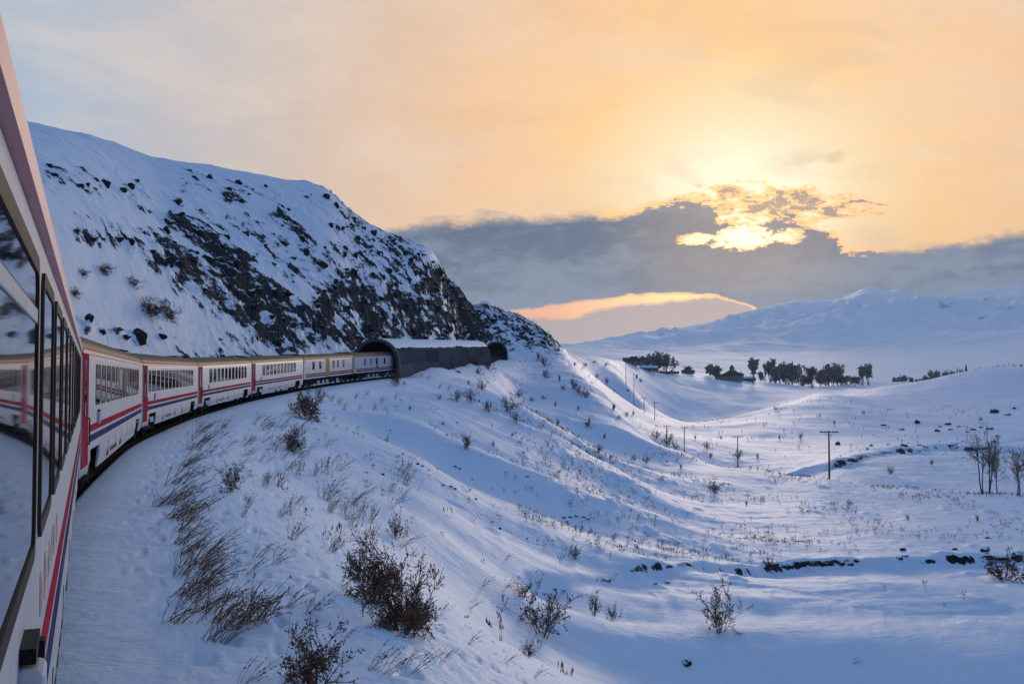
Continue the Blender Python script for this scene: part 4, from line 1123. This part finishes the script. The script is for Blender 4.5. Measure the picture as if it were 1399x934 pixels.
# the named, larger bushes
bush_px(548, 862, 95, 108, 'dense', 'right half of the biggest dark seed-covered bush on the railway slope')
bush_px(508, 822, 90, 92, 'dense', 'left half of the biggest dark seed-covered bush on the railway slope')
bush_px(562, 856, 62, 50, 'dense', 'low thicket at the lower edge of the biggest bush')
bush_px(420, 573, 46, 48, 'dense', 'dark thick bush beside the track shoulder by the coaches')
bush_px(398, 615, 30, 38, 'dense', 'small dark bush below the thick bush by the track')
bush_px(318, 672, 42, 40, 'round', 'reddish brown low bush between the leaning grass and the slope')
bush_px(740, 868, 74, 62, 'round', 'rounded many-stemmed bush at the foot of the slope')
bush_px(985, 862, 52, 60, 'round', 'lone upright bush on the smooth snow flat')
bush_px(1375, 792, 70, 40, 'spray', 'wide low shrub below the broken stream bank')
bush_px(812, 840, 26, 28, 'spray', 'small twiggy shrub beside the rounded bush')
bush_px(836, 845, 20, 20, 'spray', 'tiny twiggy shrub next to the small one beyond the rounded bush')
bush_px(722, 897, 30, 22, 'spray', 'small shrub in front of the rounded bush')
bush_px(432, 944, 105, 84, 'bare', 'bare dark branching shrub at the foot of the leaning grass slope')
bush_px(540, 735, 26, 36, 'spray', 'tall seed-head clump above the biggest bush')
bush_px(784, 764, 18, 22, 'round', 'small bush in the hollow at the bottom of the slope')
bush_px(974, 674, 22, 18, 'round', 'small bush alone on the weedy terrace')
bush_px(637, 613, 26, 20, 'spray', 'spreading shrub alone in the middle of the slope')
bush_px(714, 815, 34, 22, 'spray', 'low shrub at the edge of the little bank above the rounded bush')
bush_px(1050, 775, 22, 18, 'spray', 'small shrub growing on the stream bank edge')
HB = [(205, 430, 52, 24), (228, 434, 30, 18), (182, 390, 28, 15), (142, 374, 28, 15), (112, 376, 18, 12), (102, 405, 16, 14), (345, 470, 10, 12), (310, 300, 8, 8), (332, 311, 8, 9), (370, 296, 8, 8), (436, 372, 8, 10), (390, 332, 9, 9), (420, 420, 7, 8), (395, 412, 8, 7), (452, 264, 6, 5), (478, 291, 6, 7), (500, 384, 8, 8), (250, 263, 8, 5)]
for (x, y, w, h) in HB:
    bush_px(x, y, w, h, 'dense' if w > 14 else 'spray', 'dark scrub bush on the snowy hillside above the train', 'scrub on the rocky hill', name='scrub_bush')
def where(x, y):
    if y < 500 and x > 800: return 'by the farm track on the crest'
    if x < 690 and y < 530: return 'on the bank below the gallery wall'
    if x < 730 and y < 585: return 'on the rounded bank below the two galleries'
    if x < 735: return 'on the open railway slope'
    if y > 630: return 'on the weedy flat terrace'
    if x < 812 and y < 548: return 'along the sunlit spur crest'
    if x < 812: return 'in the broad hollow below the spur'
    if x < 900 and y < 575: return 'on the long slope below the farm'
    if x < 1045: return 'near the poles at the valley bottom'
    return 'on the snowfield across the stream'
SB = [(657, 533, 14), (623, 548, 15), (643, 550, 18), (669, 563, 16), (696, 563, 22), (706, 577, 14), (710, 543, 12), (726, 548, 7), (759, 555, 7), (762, 580, 8), (804, 583, 12), (817, 619, 12), (820, 627, 7), (834, 628, 7), (866, 629, 9), (882, 633, 11),
      (674, 609, 7), (826, 599, 7), (747, 517, 12), (769, 532, 8), (783, 531, 14), (792, 538, 12), (800, 543, 12), (816, 516, 7), (829, 524, 8), (839, 559, 7), (846, 572, 6), (856, 569, 7), (895, 600, 13), (870, 518, 7), (838, 560, 8), (865, 568, 7),
      (912, 609, 17), (923, 614, 11), (966, 614, 11), (1008, 627, 13), (971, 626, 8), (1035, 626, 7), (1094, 600, 9), (851, 492, 7), (841, 489, 5), (1110, 530, 7), (650, 505, 16), (668, 506, 14), (655, 512, 10), (540, 527, 22), (560, 560, 6), (600, 545, 7), (640, 525, 6), (575, 497, 10),
      (735, 492, 9), (745, 500, 12), (764, 520, 8), (1060, 560, 5), (1216, 647, 10), (1273, 636, 8), (1160, 690, 9), (1020, 690, 7), (930, 640, 7), (905, 655, 7), (1240, 710, 8), (1335, 712, 9), (700, 596, 6), (715, 620, 5), (790, 560, 6), (742, 545, 6), (605, 580, 6), (858, 535, 5), (875, 522, 6), (828, 500, 6), (812, 496, 5), (800, 500, 6), (785, 500, 5), (1340, 575, 6), (1180, 565, 5), (1140, 580, 6), (1065, 600, 6), (1120, 570, 5), (950, 600, 6), (985, 600, 5)]
for (x, y, w) in SB:
    bush_px(x, y, w * 1.15, w, 'spray' if w < 10 else 'round', ('bushy dark shrub ' if w >= 10 else 'tiny sparse shrub ') + where(x, y), 'shrubs scattered over the valley slopes', name='shrub')

# leaning dry grass clumps, bent by the wind
def tuft_mesh(seed, n, ln, lean, spread, r=.006, curl=.6):
    rnd = np.random.RandomState(seed); t = Twigs()
    for i in range(n):
        p = np.array([*rnd.normal(0, spread, 2), -.06]); l = ln * rnd.uniform(.55, 1.1)
        d = unit(np.array([lean * rnd.uniform(.15, 1.5), rnd.normal(0, .34), 1.0])); pts = [p]; k = 6
        for j in range(k):
            d = unit(d + np.array([.10 * curl * lean, 0, -.07 * curl]) + rnd.normal(0, .05, 3)); pts.append(pts[-1] + d * l / k)
        t.branch(pts, r, r * .45)
        for j in range(rnd.randint(4, 11)):
            f = rnd.uniform(.5, 1.0) * k; a = min(int(f), k - 1); q = pts[a] + (pts[a + 1] - pts[a]) * (f - a)
            t.bud(q, d + rnd.normal(0, .45, 3), rnd.uniform(.035, .075), .008)
        if rnd.rand() < .4:
            q = pts[3]; e = unit(d + rnd.normal(0, .4, 3)); t.branch([q, q + e * l * .16, q + e * l * .28 + np.array([0, 0, -.01])], r * .6, r * .3)
    return t.mesh('stalks', M_STALK)
TUFT = [tuft_mesh(50 + i, 22, 1.0, .85, .13, .0075) for i in range(4)]
TUFTS = [tuft_mesh(60 + i, 9, .8, .9, .08) for i in range(3)]
TUFTU = [tuft_mesh(70 + i, 16, .8, .40, .10, curl=.3) for i in range(3)]
def tuft(px, py, lpx, pool, label, group, rz=None):
    g = ground(px, py)
    if g is None: return
    o = new_obj('grass_clump', _br.choice(pool), None, label=label, category='grass clump', group=group)
    s_ = lpx * g[1] / F; o.location = g; o.scale = (s_, s_, s_); o.rotation_euler = (0, 0, _br.uniform(-.7, .8) if rz is None else rz)
R_ = random.Random(9)
ORD = 'first second third fourth fifth sixth seventh eighth ninth tenth eleventh twelfth thirteenth fourteenth fifteenth sixteenth seventeenth eighteenth nineteenth twentieth twenty-first twenty-second twenty-third twenty-fourth twenty-fifth'.split()
for n_, (x, y, l) in enumerate(sorted([(272, 592, 42), (256, 618, 52), (246, 640, 50), (236, 664, 58), (226, 688, 66), (232, 704, 64), (243, 712, 60), (250, 728, 56), (238, 744, 62), (252, 758, 70), (262, 772, 72), (270, 780, 66), (250, 812, 78), (262, 824, 84), (278, 838, 84), (296, 850, 92), (284, 872, 104), (310, 862, 98), (330, 852, 90), (345, 842, 80), (246, 790, 64), (236, 848, 84), (218, 694, 50), (268, 800, 70)], key=lambda t_: t_[1])):
    tuft(x + R_.uniform(-6, 6), y + R_.uniform(-4, 4), l * R_.uniform(.72, 1.12), TUFT, ORD[n_] + ' clump of bent brown grass in the embankment row, counted from the coaches', 'bent grass clumps along the embankment edge')
for i in range(44):
    a = R_.random(); x = 285 + 150 * a + R_.uniform(-18, 18); y = 575 + 60 * R_.random() + 12 * a
    tuft(x, y, R_.uniform(18, 34), TUFTS, 'sparse thin tuft of dry stalks on the upper railway slope', 'sparse tufts on the upper slope')
for i in range(34):
    x = R_.uniform(330, 560); y = R_.uniform(640, 760)
    if y > 560 + .9 * (x - 200): pass
    tuft(x, y, R_.uniform(22, 46), R_.choice([TUFTS, TUFTU]), 'short loose tuft of seed stalks on the middle railway slope', 'loose tufts on the middle slope')
for (x, y, l) in [(392, 830, 62), (420, 838, 60), (402, 872, 70), (388, 920, 80), (330, 934, 70), (505, 915, 66), (520, 920, 74), (560, 918, 62), (468, 800, 44), (430, 832, 50), (350, 760, 52), (372, 770, 46), (600, 905, 40), (640, 880, 34), (335, 785, 50), (470, 870, 40), (690, 905, 30), (730, 925, 30), (600, 840, 34), (640, 830, 28), (660, 800, 28), (690, 800, 30), (1165, 905, 20), (810, 815, 24), (690, 765, 20)]:
    tuft(x, y, l, TUFTS, 'few long bent stalks standing apart on the lower railway slope', 'single stalk tufts on the lower slope')
for (x, y, l) in [(470, 705, 36), (492, 708, 40), (506, 712, 38), (478, 720, 30), (600, 530, 12), (612, 533, 12), (450, 700, 26), (540, 545, 14), (470, 560, 16), (452, 548, 18), (440, 545, 20), (462, 552, 16), (490, 560, 12), (455, 575, 12), (575, 515, 10), (585, 518, 10), (500, 540, 16), (485, 545, 16), (520, 550, 14), (510, 560, 16)]:
    tuft(x, y, l, TUFTU, 'upright tuft of dark seed stalks on the bank near the gallery and vans', 'upright tufts along the bank')
# low weeds poking through the snow: far too many to count
def weeds():
    rng = np.random.RandomState(3); N = 13000
    X = np.concatenate([rng.uniform(0, 95, N), rng.uniform(-14, 26, 2200), rng.uniform(-40, 300, 3000)]); Y = np.concatenate([rng.uniform(58, 185, N), rng.uniform(24, 120, 2200), rng.uniform(240, 640, 3000)])
    q, s, zt = track_q(X, Y); d = fbm(X / 14, Y / 22, 3)
    keep = (q > 6.5) & (rng.rand(len(X)) < np.where(q > 20, sst(d, -.15, .35) * .55, .16)) & (np.abs(X) < Y * .53)
    bd, _, _ = poly_sd(X, Y, BANK_A); keep &= ~((bd < 1.0) & (Y > 40) & (X > 2) & (rng.rand(len(X)) < .93))
    X, Y = X[keep], Y[keep]; Z = height(X, Y); n = len(X)
    sz = (.28 + .36 * rng.rand(n) ** 2) * (1 + .5 * sst(Y, 110, 400)) * (1 + .9 * sst(Y, 260, 420)); ang = rng.uniform(0, 6.28, n); V = []; Fc = []
    nb = 6
    for i in range(n):
        for k in range(nb):
            a = ang[i] + k * 1.05 + rng.normal(0, .3); t = abs(rng.normal(.15, .25)); h = sz[i] * rng.uniform(.6, 1.15); w = .010 + .012 * sst(Y[i], 60, 250) + .02 * sst(Y[i], 260, 420)
            bx, by, bz = X[i] + rng.normal(0, .06), Y[i] + rng.normal(0, .06), Z[i] - .04; c, s_ = math.cos(a), math.sin(a); o = len(V)
            tx, ty = bx + c * t * h, by + s_ * t * h; m = .55
            V += [(bx - s_ * w, by + c * w, bz), (bx + s_ * w, by - c * w, bz), (bx + c * w, by + s_ * w, bz), (bx + c * t * h * m, by + s_ * t * h * m, bz + h * m), (tx, ty, bz + h), (tx + s_ * w * 2.2 + c * w, ty - c * w * 2.2, bz + h * .8), (tx - s_ * w * 2.2, ty + c * w * 2.2, bz + h * .78)]
            Fc += [(o, o + 1, o + 3), (o + 1, o + 2, o + 3), (o + 2, o, o + 3), (o + 3, o + 5, o + 4), (o + 3, o + 4, o + 6), (o + 3, o + 6, o + 5)]
    me = mesh_np('dry_weeds', V, Fc, M_STALK, False)
    new_obj('dry_weeds', me, kind='stuff', label='countless dry weed stems poking through the valley snow', category='weeds')
weeds()

# ============================================================ trees
def tree_mesh(seed, trunks, depth, kids, spread, lean, r, up=.02, ln=.34, buds=0, wob=.14, tr_=.0022):
    rnd = np.random.RandomState(seed); tr = Twigs(); cr = Twigs(); 
    for i in range(trunks):
        a = rnd.uniform(0, 6.283) if trunks > 1 else 0; t = lean * rnd.uniform(.3, 1.1); d = unit(np.array([math.cos(a) * t, math.sin(a) * t * .7, 1.0]))
        p = np.array([math.cos(a) * .03 * trunks * .4, math.sin(a) * .03, -.03]); pts = [p]; dd = d; k = 6; L_ = rnd.uniform(.55, .72)
        for j in range(k): dd = unit(dd + rnd.normal(0, .07, 3) + np.array([0, 0, .05])); pts.append(pts[-1] + dd * L_ / k)
        tr.branch(pts, r * rnd.uniform(.8, 1.1), r * .45)
        for j in range(kids + 3):
            f = rnd.uniform(.38, 1.0) * k; b_ = min(int(f), k - 1); q = pts[b_] + (pts[b_ + 1] - pts[b_]) * (f - b_)
            nd = unit(dd * .8 + rnd.normal(0, spread, 3)); l2 = ln * rnd.uniform(.6, 1.1) * (1.15 - .35 * f / k)
            p2 = [q]; d2 = nd
            for m in range(4): d2 = unit(d2 + rnd.normal(0, .12, 3) + np.array([0, 0, up * 4])); p2.append(p2[-1] + d2 * l2 / 4)
            tr.branch(p2, r * .38, r * .16)
            for m in range(kids):
                grow(cr, rnd, p2[1 + m % 4], unit(d2 + rnd.normal(0, spread, 3)), l2 * rnd.uniform(.45, .7), r * .16, depth, spread, up, buds, 3, kids, (.05, .016), wob, tr_)
    return tr.mesh('trunk', M_BARK), cr.mesh('crown', M_FARTW)
def place_tree(m, loc, h, wscale, label, group, name='bare_tree', rz=0):
    o = empty(name, loc, (0, 0, rz), label=label, category='tree', group=group); o.scale = (h * wscale, h * wscale, h)
    new_obj('trunk', m[0], o); new_obj('crown', m[1], o); return o
TA = tree_mesh(101, 5, 2, 3, .40, .30, .013, .03, .24, tr_=.0016); TB_ = tree_mesh(105, 2, 2, 4, .45, .2, .017, .03, .28, tr_=.0018)
g = at(1347, 668, 166); place_tree(TA, (g[0], g[1], gz(g[0], g[1]) - .2), 13.4, .82, 'many-trunked bare tree standing beside the stream hollow', 'bare trees by the stream', rz=.4)
g = at(1392, 655, 185); place_tree(TB_, (g[0], g[1], gz(g[0], g[1]) - .2), 10.5, 1.0, 'smaller bare tree behind the many-trunked one by the stream hollow', 'bare trees by the stream', rz=1.2)
g = at(1364, 664, 172); place_tree(TB_, (g[0], g[1], gz(g[0], g[1]) - .2), 8.6, .8, 'slim two-stemmed bare tree just beside the many-trunked one', 'bare trees by the stream', rz=3.0)
FAR = [tree_mesh(200 + i, 2 if i % 2 else 1, 2, 4, .55, .12, .028, .05, .36, 4, tr_=.0036) for i in range(4)]
DENSE = [tree_mesh(220 + i, 4, 2, 4, .60, .22, .022, .05, .34, 3, tr_=.0036) for i in range(2)]
POP = [tree_mesh(240 + i, 3, 2, 4, .22, .05, .022, .10, .34, 3, tr_=.0036) for i in range(2)]
ft = [(877, 500, 486, 9, 'd'), (888, 500, 484, 11, 'f'), (893, 500, 482, 10, 'f'), (900, 500, 483, 12, 'f'), (907, 504, 490, 14, 'd'), (910, 502, 486, 7, 'p'), (921, 504, 487, 12, 'f'), (883, 501, 488, 10, 'd'), (896, 503, 490, 12, 'd'),
      (971, 510, 497, 13, 'd'), (978, 511, 499, 12, 'd'), (1028, 519, 493, 10, 'p'), (1045, 517, 502, 3.5, 'p'), (1039, 517, 507, 8, 'd'), (1053, 520, 497, 10, 'p'), (1066, 524, 497, 15, 'd'), (1074, 525, 496, 15, 'd'), (1082, 526, 495, 15, 'd'), (1091, 526, 497, 15, 'f'), (1060, 523, 500, 12, 'd'), (1078, 526, 499, 16, 'd'),
      (1098, 524, 512, 10, 'd'), (1104, 524, 513, 10, 'd'), (1110, 524, 504, 10, 'p'), (1121, 523, 505, 11, 'd'), (1133, 524, 499, 18, 'f'), (1138, 524, 500, 16, 'd'), (1145, 524, 500, 16, 'f'), (1128, 524, 510, 12, 'd'), (1157, 523, 513, 16, 'd'), (1168, 523, 514, 13, 'd'), (1178, 523, 503, 8, 'p'), (1186, 523, 503, 9, 'p'), (1150, 524, 512, 12, 'd'), (940, 508, 500, 8, 'd'), (1012, 515, 508, 8, 'd')]
FTL = {'d': 'dense grey-brown bare tree in the belt along the village crest', 'f': 'spreading bare tree with visible limbs on the village crest', 'p': 'slim upright poplar rising from the village crest'}
def tree_rank(i):
    x = ft[i][0]; side = x > 1000; same = sorted([abs(f[0] - 1000) + .001 * j for j, f in enumerate(ft) if (f[0] > 1000) == side and f[4] == ft[i][4]])
    return ', ' + ORD[same.index(abs(x - 1000) + .001 * i)] + (' from the towered house on the poplar side' if side else ' from the towered house toward the farm')
FTS = {'d': 'dense grey-brown bare tree', 'f': 'spreading bare tree with visible limbs', 'p': 'slim upright poplar'}
for i, (x, yb, yt, w, k) in enumerate(ft):
    d = 985 + 8 * (i % 5) if x < 1035 else 1085 + 9 * (i % 6); g = at(x, yb, d); z = min(gz(g[0], g[1]), at(x, yb, d)[2]) - .3; ht = at(x, yt, d)[2] - z
    pool = {'d': DENSE, 'f': FAR, 'p': POP}[k]; base_w = {'d': .95, 'f': .9, 'p': .42}[k]
    place_tree(pool[i % len(pool)], (g[0], g[1], z), ht / .98, min(2.2, max(.35, (1.35 * w * d / F) / (ht * base_w))), FTS[k] + tree_rank(i), 'trees along the village crest', rz=i * 1.3, name='poplar_tree' if k == 'p' else 'bare_tree')
hz = [(1235, 512, 12), (1228, 514, 8), (1222, 515, 8), (1252, 517, 5), (1257, 517, 5), (1272, 505, 12), (1280, 506, 12), (1292, 506, 12), (1300, 506, 12), (1313, 504, 14), (1335, 504, 14), (1348, 502, 14), (1360, 500, 14), (1372, 499, 14), (1384, 498, 14), (1395, 497, 14), (1245, 515, 8), (1264, 512, 10)]
for i, (x, yt, w) in enumerate(hz):
    d = 1500 + 20 * (i % 5); g = at(x, yt + 12, d); zg = gz(g[0], g[1]); zt_ = at(x, yt, d)[2]
    z = min(zg, zt_ - 9); place_tree(DENSE[i % 2], (g[0], g[1], z), (zt_ - z), min(2.5, w * d / F / (zt_ - z)), 'hazy bluish tree in the far village beyond the crest', 'trees of the far village', rz=i * .9)
def mast(x, yt, yb, d, r, label):
    g = at(x, yb, d); z = gz(g[0], g[1]); h = at(x, yt, d)[2] - z
    o = empty('minaret', (g[0], g[1], z), label=label, category='tower', group='slender towers of the far village'); m2 = MB()
    m2.tube([(0, 0, 0), (0, 0, h * .7)], [r, r * .85], 10); m2.build('shaft', M_CONC, o, True)
    m2 = MB(); m2.tube([(0, 0, h * .70), (0, 0, h * .74)], [r * 1.35, r * 1.35], 10); m2.build('balcony', M_CONC, o, True)
    m2 = MB(); m2.tube([(0, 0, h * .74), (0, 0, h * .88), (0, 0, h)], [r * .8, r * .75, .05], 10); m2.build('spire', M_ROOFH, o, True)
mast(1320, 497, 508, 1580, 1.6, 'taller slender tower rising over the hazy far village'); mast(1308, 501, 508, 1570, .9, 'thinner slender tower in the hazy far village')

# ============================================================ stones
def rock_mesh(seed, flat=.6):
    bm = bmesh.new(); bmesh.ops.create_icosphere(bm, subdivisions=2, radius=.5); rnd = np.random.RandomState(seed); o = rnd.uniform(0, 50, 3)
    pl = [(unit(rnd.normal(0, 1, 3)), rnd.uniform(.26, .42)) for _ in range(9)]
    for v in bm.verts:
        p = np.array(v.co)
        for n, d in pl:
            e = p @ n - d
            if e > 0: p = p - n * e * .92
        p = p * (1 + .08 * rnd.normal()); p[2] *= flat; v.co = p
    me = bpy.data.meshes.new('rock'); bm.to_mesh(me); bm.free(); me.materials.append(M_ROCKO); return me
def rock_obj_mat():
    m, b, p = new_mat('snow_capped_stone')
    geo = b.node('ShaderNodeNewGeometry'); pos = geo.outputs['Position']; v = b.node('ShaderNodeSeparateXYZ'); b.t.links.new(geo.outputs['Normal'], v.inputs[0])
    n = b.noise(pos, 1.5, 7, .65); rc = b.ramp(n, [(.25, (.014, .013, .012)), (.5, (.032, .028, .025)), (.75, (.066, .056, .048))])
    f = b.ss(b.add(v.outputs[2], b.mul(b.sub(n, .5), .7)), .72, .84)
    b.put(p.inputs['Base Color'], b.mix(f, rc, (.70, .79, .90))); p.inputs['Roughness'].default_value = .8; p.inputs['Specular IOR Level'].default_value = .05
    return m
M_ROCKO = rock_obj_mat()
ROCK = [rock_mesh(300 + i, .5 + .12 * (i % 4)) for i in range(8)]
def stone_px(x, y, w, label, group, parent=None, name='stone'):
    g = ground(x, y)
    if g is None: return
    s_ = w * g[1] / F; o = new_obj(name, _br.choice(ROCK), parent)
    if parent is None: o['label'] = label; o['category'] = 'stone'; o['group'] = group
    o.location = (g[0], g[1], g[2] + .05 * s_); o.scale = (s_ * 1.15, s_ * .9, s_ * .85); o.rotation_euler = (R_.uniform(-.25, .25), R_.uniform(-.25, .25), R_.uniform(0, 6.28))
for (x, y, w) in [(1207, 581, 9), (1253, 578, 11), (1233, 587, 9), (1281, 589, 8), (1298, 587, 8), (1284, 583, 6), (1295, 580, 9), (1329, 587, 10), (1352, 586, 11), (1363, 596, 7), (1358, 603, 7), (1214, 607, 6), (1235, 609, 11), (1191, 609, 7), (1256, 608, 6), (1145, 607, 11), (1265, 611, 9), (1359, 564, 13), (1376, 567, 12), (1386, 558, 7), (1310, 583, 8), (1340, 584, 7), (1185, 613, 5), (1322, 590, 6)]:
    stone_px(x, y, w, 'dark boulder half buried on the snowfield across the stream', 'boulders across the stream')
stone_px(938, 906, 16, 'single dark stone on the smooth snow below the lone bush', 'lone stones'); stone_px(625, 510, 12, 'dark boulder on the bank below the gallery wall', 'lone stones')
for n_, (x, y, w) in enumerate(sorted([(1230, 763, 12), (1238, 760, 12), (1345, 753, 14), (1352, 762, 18), (1370, 762, 22), (1388, 762, 20), (1305, 750, 8), (1233, 752, 10), (1350, 735, 10), (1150, 769, 10), (1170, 768, 8), (1128, 770, 8), (895, 797, 10), (912, 796, 8), (770, 806, 9), (758, 806, 7), (1088, 768, 12), (1098, 771, 10), (1060, 772, 10)])):
    stone_px(x, y, w, ORD[n_] + ' brown stone along the broken stream bank, counted from the railway slope', 'stones of the stream bank')
for (x, y, w) in [(770, 707, 6), (779, 706, 7), (788, 705, 6), (797, 706, 6), (774, 713, 6), (803, 709, 5), (550, 620, 5), (570, 634, 6), (577, 637, 5), (586, 642, 5), (622, 637, 7), (628, 640, 6), (616, 665, 7), (622, 668, 6), (605, 662, 7), (650, 682, 5), (672, 712, 5), (683, 722, 5), (720, 735, 5), (610, 594, 6), (645, 655, 4), (523, 648, 6), (500, 645, 7), (721, 651, 6)]:
    stone_px(x, y, w, 'little dark stone showing through the snow of the railway slope', 'little stones on the railway slope')
def hill_rocks():
    """boulders and blocks of the crags, part of the hill"""
    hill = GROUND['rocky_hill']; n = 0; rng = np.random.RandomState(8)
    ds = np.exp(np.linspace(math.log(25), math.log(420), 260)); xs = np.linspace(55, 765, 700); pts = []
    for x in xs:
        X = (x - CX) / F * ds; z, rk, q = height(X, ds, True); _, py = to_px(X, ds, z); m = np.minimum.accumulate(py)
        vis = (py <= m + .01) & (rk > .56) & (((q < -7) & (ds < 338)) | (ds > 345)) & (py < 470) & (py > py.min() + 9)
        for i in np.where(vis)[0]: pts.append((X[i], ds[i], z[i], rk[i]))
    pts = np.array(pts); pick = rng.permutation(len(pts)); taken = []
    for i in pick:
        if n >= 290: break
        X, Y, Z, r = pts[i]
        if any((X - a) ** 2 + (Y - b_) ** 2 < 9 for a, b_ in taken): continue
        taken.append((X, Y)); s_ = rng.uniform(.7, 1.9) * (1 + .5 * (Y > 180)) * (.75 if r < .68 else 1.15)
        o = new_obj('rock', ROCK[rng.randint(8)], hill); o.location = (X, Y, Z + .05 * s_); o.scale = (s_, s_ * rng.uniform(.7, 1.1), s_ * rng.uniform(.7, 1.25)); o.rotation_euler = (rng.normal(0, .3), rng.normal(0, .3), rng.uniform(0, 6.28)); n += 1
hill_rocks()
